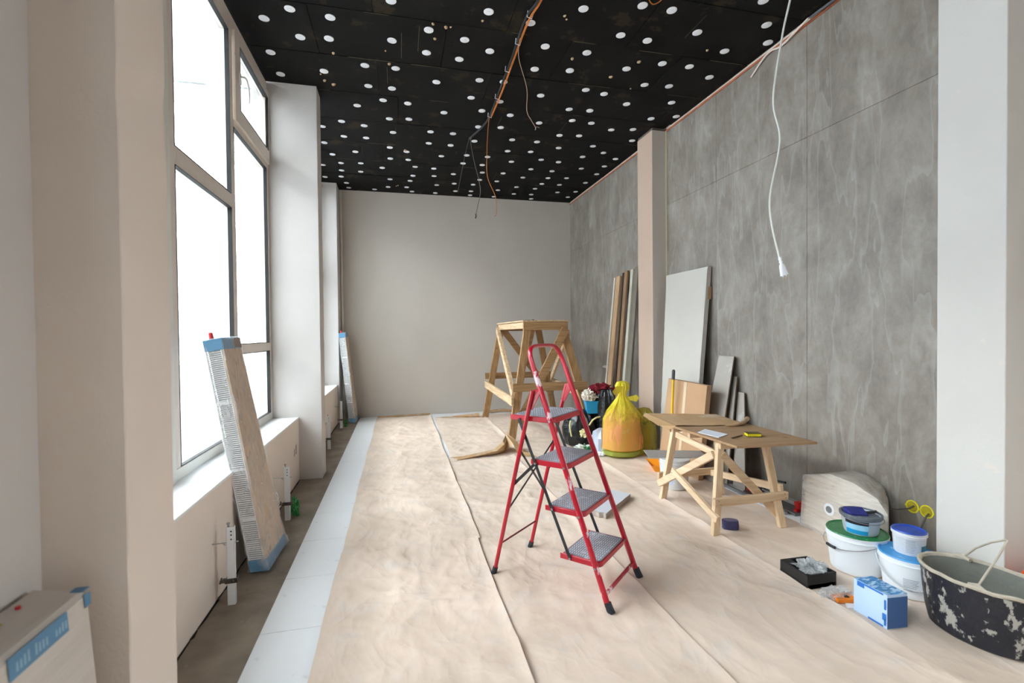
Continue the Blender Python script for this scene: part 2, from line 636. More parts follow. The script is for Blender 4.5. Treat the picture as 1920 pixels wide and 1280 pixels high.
# ---- ceiling slab with foam panels and their washers
ceiling = struct(box('ceiling', (XO, -3.6, ZC + 0.03), (XR + 0.2, YB + 0.2, ZC + 0.2), mat('bare_slab', (60, 56, 50), 0.9)))
CR, CL = 0.6835, 1.115
rows = []
y = 3.385 - 8 * CR
r = -8
while y < YB - 0.02:
    rows.append((y, min(y + CR, YB), r))
    y += CR
    r += 1
rr = random.Random(3)
for y0, y1, r in rows:
    off = {0: 0.95, 1: 0.44, 2: -0.16, 3: 0.03}.get(r, [0.44, -0.16, 0.25, 0.95][r % 4])
    if r == -1:
        off = 0.47
    x = off - 3 * CL
    while x < XR:
        a, b2 = max(x, -1.30), min(x + CL, XR - 0.012)
        if b2 - a > 0.02:
            dz = rr.uniform(-0.003, 0.003)
            ya, yb = y0 + 0.003 + rr.uniform(0, .003), y1 - 0.003
            if y1 >= YB:
                yb = YB - 0.01
            B().hexa([(a + .002, ya, ZC + dz), (b2 - .003, ya + rr.uniform(0, .004), ZC + dz + rr.uniform(-.002, .002)), (b2 - .003, yb, ZC + dz), (a + .002, yb, ZC + dz),
                      (a + .002, ya, ZC + 0.029), (b2 - .003, ya, ZC + 0.029), (b2 - .003, yb, ZC + 0.029), (a + .002, yb, ZC + 0.029)]).build('ceiling_panel', CEILM, ceiling)
        x += CL
DISCS = [(-0.81, 4.16), (-1.04, 4.33), (-0.51, 4.2), (-0.8, 4.53), (-0.56, 4.5), (-1.11, 4.83), (-1.11, 5.21), (-0.68, 5.06), (-0.02, 4.41), (-0.28, 4.87), (0.01, 4.86), (-0.27, 5.26), (-0.03, 5.26), (-0.13, 5.54), (0.14, 5.56), (-0.42, 5.73), (-0.02, 3.89), (0.29, 4.19), (0.29, 4.53), (0.75, 3.85), (0.61, 4.26), (0.6, 4.57), (0.86, 4.38), (0.42, 5.03), (0.85, 4.9), (0.82, 5.28), (1.12, 3.91), (1.34, 4.2), (1.35, 4.58), (1.1, 4.88), (1.15, 5.3), (1.56, 5.07), (1.49, 3.65), (1.94, 3.9), (1.75, 4.21), (1.7, 4.53), (2.24, 4.38), (2.0, 4.85), (2.23, 4.89), (2.58, 5.05), (1.94, 3.51), (2.2, 3.51), (2.58, 3.72), (2.21, 3.92), (3.1, 3.5), (3.3, 3.71), (3.0, 3.91), (2.54, 4.22), (2.83, 4.21), (2.57, 4.62), (2.84, 4.59), (3.15, 4.34), (3.07, 4.91), (2.85, 3.25), (-0.64, 6.19), (-0.89, 6.39), (-0.38, 6.26), (-0.07, 6.0), (0.16, 5.96), (-0.66, 6.65), (-0.38, 6.64), (-0.94, 6.92), (-0.03, 6.39), (-0.08, 6.91), (0.56, 5.7), (0.99, 5.56), (1.34, 5.6), (1.02, 6.0), (1.3, 5.96), (0.44, 6.27), (0.73, 6.27), (0.44, 6.65), (0.74, 6.66), (1.04, 6.45), (1.53, 6.3), (1.98, 5.31), (2.23, 5.29), (1.74, 5.73), (2.12, 5.58), (2.38, 5.6), (2.71, 5.73), (2.98, 5.66), (2.11, 6.03), (2.37, 5.99), (1.88, 6.3), (2.24, 6.44), (2.69, 6.28), (3.14, 5.99), (3.05, 5.33), (3.32, 5.21), (-0.56, 7.17), (-0.89, 7.34), (-0.81, 7.68), (-1.09, 7.82), (-0.52, 7.63), (-0.08, 7.34), (-0.21, 7.77), (-0.84, 8.02), (-0.55, 8.02), (-1.14, 8.4), (-0.88, 8.33), (-0.83, 8.66), (-0.82, 8.93), (-0.1, 8.31), (-0.14, 8.75), (-0.38, 8.94), (0.15, 7.02), (0.65, 7.09), (1.01, 6.98), (0.18, 7.34), (1.0, 7.32), (0.29, 7.62), (0.58, 7.64), (0.27, 8.05), (0.61, 8.0), (0.91, 7.84), (0.23, 8.33), (0.69, 8.47), (0.98, 8.33), (0.18, 8.7), (0.28, 8.94), (0.7, 8.95), (1.05, 8.76), (1.33, 8.71), (1.35, 8.96), (1.31, 8.32), (1.56, 6.7), (1.89, 6.66), (1.32, 6.98), (1.71, 7.1), (2.13, 6.93), (1.3, 7.33), (2.09, 7.36), (1.36, 7.67), (1.7, 7.64), (2.07, 7.78), (1.38, 8.04), (1.68, 8.06), (2.49, 7.72), (2.48, 8.04), (2.09, 8.3), (2.44, 8.33), (1.8, 8.55), (2.14, 8.72), (2.47, 8.69), (1.81, 8.97), (2.55, 8.97), (2.94, 6.48), (2.7, 6.69), (3.22, 6.67), (2.42, 6.97), (2.87, 7.17), (3.19, 7.0), (2.45, 7.38), (3.22, 7.37), (2.8, 7.66), (3.21, 7.83), (2.8, 8.03), (2.91, 8.46), (3.23, 8.36), (3.21, 8.72)]
rd = random.Random(5)
for j in range(6):
    for i in range(8):
        DISCS.append((-0.75 + i * 0.52 + rd.uniform(-.08, .08), 3.1 - j * 0.5 + rd.uniform(-.08, .08)))
bd = B()
bd.lathe([(0.0, 0.0), (0.012, -0.001), (0.013, 0.0015), (0.036, 0.0), (0.041, 0.002), (0.041, 0.006)], (0, 0, 0), 20)
disc0 = bd.build('anchor_washer', DISCM, ceiling)
for i, (x, y) in enumerate(DISCS):
    d = disc0 if i == 0 else disc0.copy()
    if i:
        COL.objects.link(d)
    d.location = (x, y, ZC - 0.0075)
    d.rotation_euler = (random.uniform(-.03, .03), random.uniform(-.03, .03), 0)
# thin pale tan lines along some panel joints
bj = B()
rj = random.Random(11)
for y0, y1, r in rows:
    if y0 < 3.0:
        continue
    x = -1.2
    while x < 3.3:
        if rj.random() < .35:
            l = rj.uniform(.12, .55)
            bj.add([(x, y0 + rj.uniform(-.004, .002), ZC - .0035), (x + l, y0 + rj.uniform(-.003, .003), ZC - .0035), (x + l * .9, y0 + .005, ZC - .0035), (x + .02, y0 + .007, ZC - .0035)], [(0, 1, 2, 3)])
            x += l
        x += rj.uniform(.1, .5)
    for q in range(2):
        xx = rj.uniform(-1.1, 3.2)
        l = rj.uniform(.1, .4)
        ya = y0 + rj.uniform(.05, .25)
        bj.add([(xx, ya, ZC - .0036), (xx + .004, ya, ZC - .0036), (xx + .006, ya + l, ZC - .0036), (xx + .001, ya + l, ZC - .0036)], [(0, 1, 2, 3)])
bj.build('pale_line', mat('tan_line', (84, 76, 56), .9, .4, 18), ceiling)['kind'] = 'stuff'
# blobs of mounting foam left beside the washers and along the joints
bc = B()
for x, y in [(0.32, 4.10), (0.72, 3.97), (0.35, 4.30), (1.37, 3.76), (1.4, 3.80), (-0.08, 4.58), (-0.05, 4.79), (2.15, 4.55), (2.83, 3.93), (0.0, 8.66), (0.03, 8.62), (2.30, 4.24),
             (-0.72, 5.12), (-0.62, 5.30), (-0.70, 5.24), (1.65, 4.33), (2.46, 4.72), (0.13, 6.97), (0.43, 4.12), (0.47, 4.11), (-0.55, 4.72)]:
    rad = random.uniform(0.008, 0.02)
    vs, fs = [], []
    q = B().lathe([(0.002, -rad * .9), (rad * .7, -rad * .6), (rad, 0), (rad * .8, rad * .4)], (x, y, ZC - 0.004), 8, sx=random.uniform(.7, 1.6), rot=random.uniform(0, 3))
    bc.add(q.v, q.f, 0, True)
fo = bc.build('foam_residue', mat('dry_foam', (186, 160, 125), 0.9), ceiling)
fo['kind'] = 'stuff'

# ---- window wall
wall_left = struct(B().box((XO, 0.95, -0.2), (-1.02, 1.66, ZC + 0.1)).box((XO, -3.6, -0.2), (-1.02, -1.15, ZC + 0.1)).box((XO, -1.15, -0.2), (-1.03, 0.95, 0.64)).build('wall_left', PLASTER))
def rough_pier(x0, y0, x1, y1, name, m, z1=ZC - 0.004, seed=0, z0=-0.012):
    """plastered pier, its corner slightly wavy and chipped."""
    n = 46
    b = B()
    vs = []
    for i in range(n + 1):
        z = z0 + (z1 - z0) * i / n
        j1 = 0.0035 * fbm(z * 3, seed) + (0.006 if random.random() < 0.06 else 0) * random.random()
        j2 = 0.0035 * fbm(z * 3, seed + 9) + (0.007 if random.random() < 0.08 else 0) * random.random()
        vs += [(x0, y0, z), (x1 - abs(j1), y0 + abs(j1) * .5, z), (x1 - abs(j2), y1, z), (x0, y1, z)]
    fs = []
    for i in range(n):
        for k in range(4):
            fs.append((i * 4 + k, i * 4 + (k + 1) % 4, (i + 1) * 4 + (k + 1) % 4, (i + 1) * 4 + k))
    fs += [(3, 2, 1, 0), tuple(n * 4 + k for k in range(4))]
    b.add(vs, fs)
    return b.build(name, m, wall_left if x1 < 2 else None, 0.004)
rough_pier(XO, 1.66, -0.80, 1.961, 'pier', PLASTER_B, seed=1)
rough_pier(XO, 5.374, -0.80, 5.62, 'pier', PLASTER, seed=5)
rough_pier(XO, 8.69, -1.0, YB, 'pier', PLASTER, seed=8)
for y0, y1 in ((1.961, 5.374), (5.62, 8.69)):
    box('knee_wall', (XO, y0, -0.012), (-1.03, y1, 0.632), PLASTER_B, wall_left)
    box('window_sill', (XW - 0.06, y0, 0.632), (-1.026, y1, 0.65), SILLM, wall_left, 0.003)

# irregular dark strip between knee wall and floor
bk = B()
for y0, y1 in ((1.97, 5.37), (5.63, 8.68)):
    y = y0
    while y < y1:
        l = random.uniform(0.08, 0.3)
        bk.add([(-1.03, y, -0.011), (-1.03 + random.uniform(.004, .014), y + l * .3, -0.011), (-1.03 + random.uniform(.003, .012), y + l, -0.011), (-1.03, min(y + l, y1), -0.011),
                (-1.029, y, -0.004 + random.uniform(0, .006)), (-1.0285, y + l, -0.004)], [(0, 1, 2, 3), (0, 3, 5, 4)])
        y += l
fo = bk.build('floor_edge_strip', mat('dark_edge', (48, 42, 36), 0.95), wall_left)
fo['kind'] = 'stuff'

# ---- windows
def bars(lst, x0, x1, name, parent, m, bevel=0.003):
    for (y0, y1, z0, z1) in lst:
        box(name, (x0, y0, z0), (x1, y1, z1), m, parent, bevel)
def pane(y0, y1, z0, z1, parent, gx=-1.31):
    box('glass_pane', (gx - 0.012, y0 - 0.004, z0 - 0.004), (gx, y1 + 0.004, z1 + 0.004), GLASS, parent)
    b = B()
    g = 0.0045
    for a in ((y0, y0 + g, z0, z1), (y1 - g, y1, z0, z1), (y0, y1, z0, z0 + g), (y0, y1, z1 - g, z1)):
        b.box((gx + 0.0005, a[0], a[2]), (XW + 0.002, a[1], a[3]))
    b.build('gasket', GASK, parent)
window_1 = struct(box('window_1', (-1.35, 1.961, 0.65), (XW, 5.374, 0.722), PVCW, None, 0.004))
ORG[window_1.name] = Vector((0, 0, 0))
F = 'window_frame'
bars([(1.961, 5.374, 3.94, 4.1)], -1.35, XW, F, window_1, PVC)
bars([(1.961, 2.05, .722, 3.94), (3.15, 3.24, .722, 3.94), (4.235, 4.315, .722, 3.94), (5.312, 5.374, .722, 3.94)], -1.35, XW, F, window_1, PVC)
bars([(3.03, 3.15, .65, 4.1)], -1.36, XW + 0.012, 'coupling_profile', window_1, PVCW)
bars([(2.05, 3.03, 2.53, 2.64), (3.24, 4.235, 2.53, 2.64), (4.315, 5.312, 1.355, 1.435)], -1.35, XW, 'transom', window_1, PVC)
bars([(4.315, 5.312, 3.205, 3.27)], -1.35, XW, 'transom', window_1, PVC)
for a in ((2.05, 3.03, .722, 2.53), (2.05, 3.03, 2.64, 3.94), (3.24, 4.235, .722, 2.53), (3.24, 4.235, 2.64, 3.94), (4.315, 5.312, .722, 1.355), (4.315, 5.312, 1.435, 3.205)):
    pane(*a, window_1)
sash = B()
for a in ((4.33, 4.45, 3.262, 4.0), (5.335, 5.40, 3.262, 4.0), (4.45, 5.335, 3.262, 3.39), (4.45, 5.335, 3.925, 4.0)):
    if a[1] > 5.37:
        a = (a[0], 5.372, a[2], a[3])
    sash.box((-1.33, a[0], a[2]), (XW + 0.02, a[1], a[3]))
sash = sash.build('opening_sash', PVC, window_1, 0.003)
box('glass_pane', (-1.31, 4.445, 3.385), (-1.298, 5.34, 3.93), GLASS, sash)
gk = B()
for a in ((4.45, 4.456, 3.39, 3.925), (5.329, 5.335, 3.39, 3.925), (4.45, 5.335, 3.39, 3.396), (4.45, 5.335, 3.919, 3.925)):
    gk.box((-1.298, a[0], a[2]), (XW + 0.0215, a[1], a[3]))
gk.build('gasket', GASK, sash)
hb = B().box((XW + .02, 4.405, 3.60), (XW + .034, 4.435, 3.69))
hb.tube([(XW + .034, 4.42, 3.66), (XW + .062, 4.42, 3.66), (XW + .07, 4.44, 3.655), (XW + .07, 4.50, 3.61), (XW + .066, 4.535, 3.55), (XW + .06, 4.545, 3.50)], [.009, .009, .009, .008, .007, .006], 8)
hb.build('window_handle', PVCW, sash, 0.002)
window_2 = struct(box('window_2', (-1.35, 5.62, 0.65), (XW, 8.69, 0.722), PVCW, None, 0.004))
ORG[window_2.name] = Vector((0, 0, 0))
bars([(5.62, 8.69, 3.94, 4.1)], -1.35, XW, F, window_2, PVC)
bars([(5.62, 5.70, .722, 3.94), (6.62, 6.70, .722, 3.94), (7.60, 7.68, .722, 3.94), (8.61, 8.69, .722, 3.94)], -1.35, XW, F, window_2, PVC)
bars([(5.70, 6.62, 1.355, 1.435), (6.70, 7.60, 2.53, 2.64), (7.68, 8.61, 2.53, 2.64)], -1.35, XW, 'transom', window_2, PVC)
for a in ((5.70, 6.62, .722, 1.355), (5.70, 6.62, 1.435, 3.94), (6.70, 7.60, .722, 2.53), (6.70, 7.60, 2.64, 3.94), (7.68, 8.61, .722, 2.53), (7.68, 8.61, 2.64, 3.94)):
    pane(*a, window_2)

window_3 = struct(box('window_3', (-1.35, -1.15, 0.64), (XW, 0.95, 0.722), PVCW, None, 0.004))
ORG[window_3.name] = Vector((0, 0, 0))
bars([(-1.15, .95, 3.94, 4.1)], -1.35, XW, F, window_3, PVC)
bars([(-1.15, -1.07, .722, 3.94), (-.1, -.02, .722, 3.94), (.87, .95, .722, 3.94)], -1.35, XW, F, window_3, PVC)
for a in ((-1.07, -.1, .722, 3.94), (-.02, .87, .722, 3.94)):
    pane(*a, window_3)

# ---- far wall, panelled wall, wall behind the camera
wall_back = struct(box('wall_back', (XO, YB, -0.2), (XR + 0.2, YB + 0.2, ZC + 0.1), mat('back_plaster', (198, 190, 181), 0.88, 0.06, 0.9, 0.12, 90)))
wall_right = struct(B().box((XR, 1.0, -0.2), (XR + 0.2, YB, ZC + 0.1)).box((XR, -3.6, -0.2), (XR + 0.2, 0.2, ZC + 0.1)).box((XR, 0.2, -0.2), (XR + 0.2, 1.0, 1.0)).box((XR, 0.2, 2.1), (XR + 0.2, 1.0, ZC + 0.1)).build('wall_right', PLASTER_B))
added_window = struct(box('added_window', (XR + .08, 0.2, 1.0), (XR + .14, 1.0, 1.06), PVCW, None, 0.004))  # unseen window, added and sized to brighten the knee wall and near pier
ORG[added_window.name] = Vector((0, 0, 0))
bars([(0.2, 1.0, 2.04, 2.1), (0.2, .26, 1.06, 2.04), (.94, 1.0, 1.06, 2.04)], XR + .08, XR + .14, F, added_window, PVCW)
box('glass_pane', (XR + .10, .255, 1.055), (XR + .112, .945, 2.045), GLASS, added_window)
PW = 1.187
yy = [3.376 + (k - 1) * PW for k in range(7)]
yy = [2.225] + [v for v in yy if v > 2.3 and v < 9.0] + [YB - 0.004]
for a, b2 in zip(yy[:-1], yy[1:]):
    for z0, z1 in ((0.0, 3.138), (3.1405, 4.075)):
        box('wall_panel', (XR - 0.0095, a + 0.0012, z0), (XR - 0.0005, b2 - 0.0012, z1), LAMI, wall_right, 0.0016)
trim_1 = struct(box('trim_1', (XR - 0.016, 2.225, 4.078), (XR, YB, 4.098), mat('rusty_orange_foam', (176, 104, 70), 0.9, 0.3, 12, 0.5, 40)))
def column(x0, y0, x1, y1, z1, name, m, seed):
    o = rough_pier(x0, y0, x1, y1, name, m, z1, seed, 0.0) if False else None
    n = 40
    vs = []
    for i in range(n + 1):
        z = z1 * i / n
        j = abs(0.003 * fbm(z * 3, seed)) + (random.random() * .005 if random.random() < .08 else 0)
        j2 = abs(0.003 * fbm(z * 3, seed + 7)) + (random.random() * .005 if random.random() < .08 else 0)
        vs += [(x0 + j, y0 + j * .5, z), (x1, y0, z), (x1, y1, z), (x0 + j2, y1, z)]
    fs = []
    for i in range(n):
        for k in range(4):
            fs.append((i * 4 + k, i * 4 + (k + 1) % 4, (i + 1) * 4 + (k + 1) % 4, (i + 1) * 4 + k))
    fs += [(3, 2, 1, 0), tuple(n * 4 + k for k in range(4))]
    o = B().add(vs, fs).build(name, m, wall_right, 0.003)
    if isinstance(m, (list, tuple)):
        for p in o.data.polygons:
            if p.normal.y < -.7:
                p.material_index = 1
    return o
column(3.185, 5.55, XR - 0.0005, 5.93, 4.085, 'column', [mat('tan_plaster', (186, 162, 144), .85, .04, 1.6, .1, 90), mat('grey_plaster', (196, 186, 176), .85, .04, 1.6, .1, 90)], 3)
column(3.185, 1.885, XR, 2.224, ZC, 'column', PLASTER_W, 6)
box('corner_bead', (XR - 0.022, 5.543, 0.0), (XR - 0.0096, 5.5495, 4.085), mat('pale_yellow_bead', (226, 220, 176), 0.6), wall_right)
box('column_gap_block', (3.195, 5.555, 4.085), (XR - .001, 5.925, ZC - 0.004), mat('gap_shade_grey', (92, 86, 80), 0.95), wall_right)  # block painted with the shade of the dark gap above the column
wall_front = struct(box('wall_front', (XO, -3.8, -0.2), (XR + 0.2, -3.6, ZC + 0.1), PLASTER))

# ================================================================== OUTSIDE
pav = struct(box('floor_outside', (-16, -22, -0.5), (18, 34, -0.25), mat('street_paving', (128, 129, 131), 0.9, 0.1, 1)))
pav.name = 'ground'
cm = bpy.data.materials.new('milky_canopy_sheet')
cm.use_nodes = True
cn, cl = cm.node_tree.nodes, cm.node_tree.links
cn.remove(cn['Principled BSDF'])
ct_ = cn.new('ShaderNodeBsdfTransparent')
ct_.inputs[0].default_value = (0.9, 0.93, 0.95, 1)
cd_ = cn.new('ShaderNodeBsdfDiffuse')
cd_.inputs[0].default_value = (0.5, 0.52, 0.54, 1)
cx_ = cn.new('ShaderNodeMixShader')
cx_.inputs[0].default_value = 0.93
cnn = cn.new('ShaderNodeTexNoise')
cnn.inputs['Scale'].default_value = 0.8
crr = cn.new('ShaderNodeMapRange')
crr.inputs['To Min'].default_value = 0.22
crr.inputs['To Max'].default_value = 0.34
cl.new(cnn.outputs['Fac'], crr.inputs['Value'])
cl.new(crr.outputs[0], cx_.inputs[0])
cl.new(ct_.outputs[0], cx_.inputs[1])
cl.new(cd_.outputs[0], cx_.inputs[2])
cl.new(cx_.outputs[0], cn['Material Output'].inputs[0])
slab = thing('canopy', 'pale translucent canopy outside above the tall windows', 'canopy', (-2.2, 6, 4.83))
box('canopy_sheet', (-3.0, -8, 4.83), (XO, 20, 4.842), cm, slab)
for i in range(12):
    box('canopy_rib', (-3.0, -7.9 + i * 2.5, 4.842), (XO, -7.84 + i * 2.5, 4.89), PVCW, slab)
box('canopy_edge', (-3.04, -8, 4.82), (-3.0, 20, 4.90), PVCW, slab)
bl = thing('building', 'pale apartment facade across the street seen through the windows', 'building', (-15, 8, -0.25))
box('facade', (-16.0, -22, -0.25), (-15.0, 34, 10.0), mat('pale_facade', (128, 131, 136), 0.9, 0.05, 0.7), bl)
for i in range(9):
    for zz_ in (1.0, 4.2, 7.3):
        box('window', (-15.02, -4 + i * 3.1, zz_), (-14.98, -2.6 + i * 3.1, zz_ + 1.6), mat('facade_glass', (190, 200, 208), 0.3), bl)

# ================================================================== KRAFT PAPER
def ridge(x, y, s, seed):
    return (1 - abs(fbm(x * s + seed, y * s - seed, seed, 3)) * 2.2)
def sheet(name, x0, x1, y0, y1, step, seed, base, label, amp=1.0, hole=None, mt=None):
    nx, ny = max(2, int((x1 - x0) / step)), max(2, int((y1 - y0) / step))
    vs, fs = [], []
    for j in range(ny + 1):
        v = y0 + (y1 - y0) * j / ny
        for i in range(nx + 1):
            u = x0 + (x1 - x0) * i / nx
            e = min(u - x0, x1 - u)
            e2 = min(v - y0, y1 - v)
            r = max(0, ridge(u, v, 1.3, seed)) ** 5 * 0.010 + max(0, ridge(u, v, 2.9, seed + 4)) ** 6 * 0.007 + max(0, ridge(u * 1.0, v * .35, 3.5, seed + 8)) ** 8 * 0.006
            h = base + (r + 0.004 * max(0, fbm(u * 1.1, v * 1.1, seed)) ) * amp * min(1, e / .10)
            if x1 - u < 0.06 and x1 < 3.0:
                h += max(0, 1 - (x1 - u) / 0.06) ** 1.3 * (0.013 + 0.022 * max(0, fbm(v * 1.3, seed * 3.1) + .10))
            edge2 = max(0, 1 - e2 / 0.04)
            h += edge2 * 0.006 * max(0, fbm(u * 3, seed))
            wob = 0.014 * fbm(v * .9, seed + 2, 0, 3) * (1 if i in (0, nx) else 0)
            vs.append((u + wob, v, h))
    for j in range(ny):
        for i in range(nx):
            if hole and hole(x0 + (x1 - x0) * (i + .5) / nx, y0 + (y1 - y0) * (j + .5) / ny):
                continue
            a = j * (nx + 1) + i
            fs.append((a, a + 1, a + nx + 2, a + nx + 1))
    o = B().add(vs, fs, 0, True).build(name, mt or KRAFT, None, auto=80)
    return tag(o, label, 'floor paper', 'kraft paper strips covering the floor')
sheet('kraft_paper_strip', -0.40, 0.541, -2.5, 3.44, .0235, 3, 0.0100, 'crumpled kraft paper strip running up to the ladder beside the bare white tiles')
S1B = sheet('kraft_paper_strip', -0.40, 0.556, 3.41, 8.90, .03, 11, 0.0080, 'long kraft paper strip beside the white tiles reaching the far wall', 0.8)
sheet('kraft_paper_strip', 0.530, 1.362, -2.5, 5.70, .0235, 17, 0.0058, 'kraft paper strip under the red ladder between two dark seams', 0.9)
def torn(u, v):
    return v < 5.70 + 0.03 * fbm(u * 8, 1.0)
S2B = sheet('kraft_paper_strip', 0.60, 1.50, 5.62, 8.55, .03, 23, 0.0058, 'kraft paper strip below the tall wooden trestle with a torn curled edge', 0.8, torn)
sheet('kraft_paper_strip', 1.350, 2.282, -2.5, 8.75, .03, 31, 0.0032, 'kraft paper strip between the ladder and the plywood work table', 0.6)
sheet('kraft_paper_strip', 2.268, 3.02, -2.5, 8.75, .034, 37, 0.0010, 'kraft paper strip below the work table and the paint buckets', 0.6)
# rolled and curled ends
rl = B().tube([(-0.38, 8.90, .02), (-0.1, 8.93, .022), (0.25, 8.965, .021), (0.56, 8.99, .02)], 0.018, 12)
tag(rl.build('paper_roll', KRAFT2), 'thin roll of brown paper lying along the foot of the far wall', 'paper roll')
cu = B()
def curl(b, pts, rads, turn=1.6, seg=14, start=0.0):
    """open curled sheet edge following pts."""
    vs, fs = [], []
    for i, (p, r) in enumerate(zip(pts, rads)):
        p = Vector(p)
        t = (Vector(pts[min(i + 1, len(pts) - 1)]) - Vector(pts[max(i - 1, 0)])).normalized()
        side = t.cross(Vector((0, 0, 1))).normalized()
        for k in range(seg + 1):
            a = start + turn * math.pi * k / seg
            rr_ = r * (1 - 0.25 * k / seg)
            vs.append(p + Vector((0, 0, r)) + side * rr_ * math.sin(a) - Vector((0, 0, 1)) * rr_ * math.cos(a))
    for i in range(len(pts) - 1):
        for k in range(seg):
            a = i * (seg + 1) + k
            fs.append((a, a + 1, a + seg + 2, a + seg + 1))
    b.add(vs, fs, 0, True)
curl(cu, [(0.62, 8.66, .003), (0.9, 8.60, .003), (1.15, 8.53, .003), (1.40, 8.49, .003)], [.004, .014, .030, .042])
curl(cu, [(1.62, 8.86, .003), (1.9, 8.92, .01), (2.2, 8.80, .003), (2.5, 8.86, .003)], [.03, .035, .02, .006])
tag(cu.build('curled_paper_edge', KRAFT2), 'curled brown paper edge on the floor at the foot of the far wall', 'curled paper')
tf = B()
# torn flap standing up: long shallow fold rising to a crumpled peak
P = [(0.59, 5.64, 0.004), (0.75, 5.66, 0.03), (0.95, 5.70, 0.055), (1.15, 5.74, 0.085), (1.26, 5.80, 0.16), (1.33, 5.95, 0.20)]
vs, fs = [], []
for i, (x, y, z) in enumerate(P):
    vs += [(x, y + 0.16, 0.006), (x, y + 0.09, z * .75), (x - 0.005, y + 0.02, z), (x + .004, y - 0.03, z * 0.8), (x + .01, y + 0.0, z * 0.35), (x + .02, y + .05, 0.006)]
for i in range(len(P) - 1):
    for k in range(5):
        a = i * 6 + k
        fs.append((a, a + 1, a + 7, a + 6))
tf.add(vs, fs)
tf.add([(1.26, 5.83, .01), (1.33, 5.97, .21), (1.30, 6.02, .26), (1.45, 5.86, .13), (1.50, 5.70, .04), (1.62, 5.52, .012), (1.38, 5.78, .12), (1.40, 5.62, .02), (1.52, 6.0, .02)],
       [(0, 1, 6), (1, 2, 3), (1, 3, 6), (6, 3, 4), (6, 4, 7), (4, 5, 7), (2, 8, 3), (3, 8, 4)])
tag(tf.build('torn_paper_flap', KRAFT2), 'torn kraft paper flap folded up from the floor in front of the tall trestle', 'torn paper')
# short tears and slits in the paper
sl = B()
for (x, y, a, l) in [(0.93, 2.27, 0.55, .13), (0.06, 2.24, 1.25, .24), (1.14, 2.41, -0.25, .18), (0.42, 3.445, 0.0, .2)]:
    d = Vector((math.cos(a), math.sin(a), 0))
    nrm = Vector((-d.y, d.x, 0))
    l *= .8
    p = Vector((x, y, 0.0085))
    sl.add([p - d * l / 2, p + nrm * .0012, p + d * l / 2, p - nrm * .0012, p + nrm * .003 + Vector((0, 0, .002))], [(0, 3, 2, 1), (0, 1, 4), (1, 2, 4)])
slo = sl.build('paper_slit', mat('dark_slit', (92, 74, 58), 0.9), S1B)
slo['kind'] = 'stuff'

# ================================================================== RED STEP LADDER
LO = Vector((1.2495, 2.48, 0))
LW, LD = Vector((0.73446, 0.67865, 0)), Vector((-0.67865, 0.73446, 0))
def LP(x, s, z):
    return LO + LW * x + LD * s + Vector((0, 0, z))
lad = thing('step_ladder', 'red painted metal folding step ladder with four dusty grey treads', 'ladder', LP(0, .38, 0.006))
z_f = 0.006
def rail_s(z):
    return 0.008 + 0.372 * z
HT = 1.415
for sgn in (-1, 1):
    pts = []
    for i in range(15):
        z = 0.035 + (HT - 0.14 - 0.035) * i / 14
        x = sgn * (0.224 - 0.030 * min(1, z / 1.2))
        pts.append(LP(x, rail_s(z), z))
    B().tube(pts, 0.0175, 12, rx=0.012, side=LD).build('rail', REDS if sgn < 0 else RED, lad)
    B().tube([LP(sgn * .2245, 0.0, z_f), LP(sgn * .2243, .012, .03), LP(sgn * .2235, .024, .058)], [.023, .022, .020], 10, rx=.017, side=LD).build('foot_cap', RUB, lad)
# handle bow
pts = []
x1 = 0.194
zs = HT - 0.14
for i in range(25):
    a = math.pi * i / 24
    cx = -math.cos(a)
    sz = math.sin(a)
    x = x1 * (abs(cx) ** 0.42) * (1 if cx > 0 else -1)
    z = zs + 0.15 * (sz ** 0.55)
    pts.append(LP(x, rail_s(z), z))
B().tube(pts, 0.0155, 10, rx=0.0115, side=LD).build('handle', RED, lad)
# rear legs
def rear_s(z):
    return 0.780 - 0.252 * z
for sgn in (-1, 1):
    xr = sgn * 0.215
    B().tube([LP(xr, rear_s(z), z) for z in (.03, .3, .6, .9, 1.165)], 0.0125, 12).build('rear_leg', RED, lad)
    B().tube([LP(xr, rear_s(0) + .003, z_f), LP(xr, rear_s(.05), .05)], [.018, .016], 10).build('foot_cap', RUB, lad)
    # folded hinge strap from the leg top to the rail
    hb = B()
    hb.beam(LP(sgn * .207, rear_s(1.07), 1.055), LP(sgn * .203, rail_s(1.17) + .006, 1.170), .006, .034, LW)
    hb.beam(LP(sgn * .207, rear_s(1.15), 1.150), LP(sgn * .203, rail_s(1.165) + .01, 1.168), .006, .026, LW)
    hb.build('hinge_strap', RED, lad, 0.002)
B().tube([LP(-.212, rear_s(.205), .205), LP(.212, rear_s(.205), .205)], .0055, 8).build('rear_crossbar', BLK if False else mat('dull_dark_red', (118, 30, 44), .5, .15), lad)
B().tube([LP(-.218, rail_s(.085) + .004, .085), LP(.218, rail_s(.085) + .004, .085)], .011, 10).build('front_crossbar', mat('dull_dark_red'), lad) if False else \
B().tube([LP(-.218, rail_s(.085) + .004, .085), LP(.218, rail_s(.085) + .004, .085)], .011, 10).build('front_crossbar', REDS, lad)
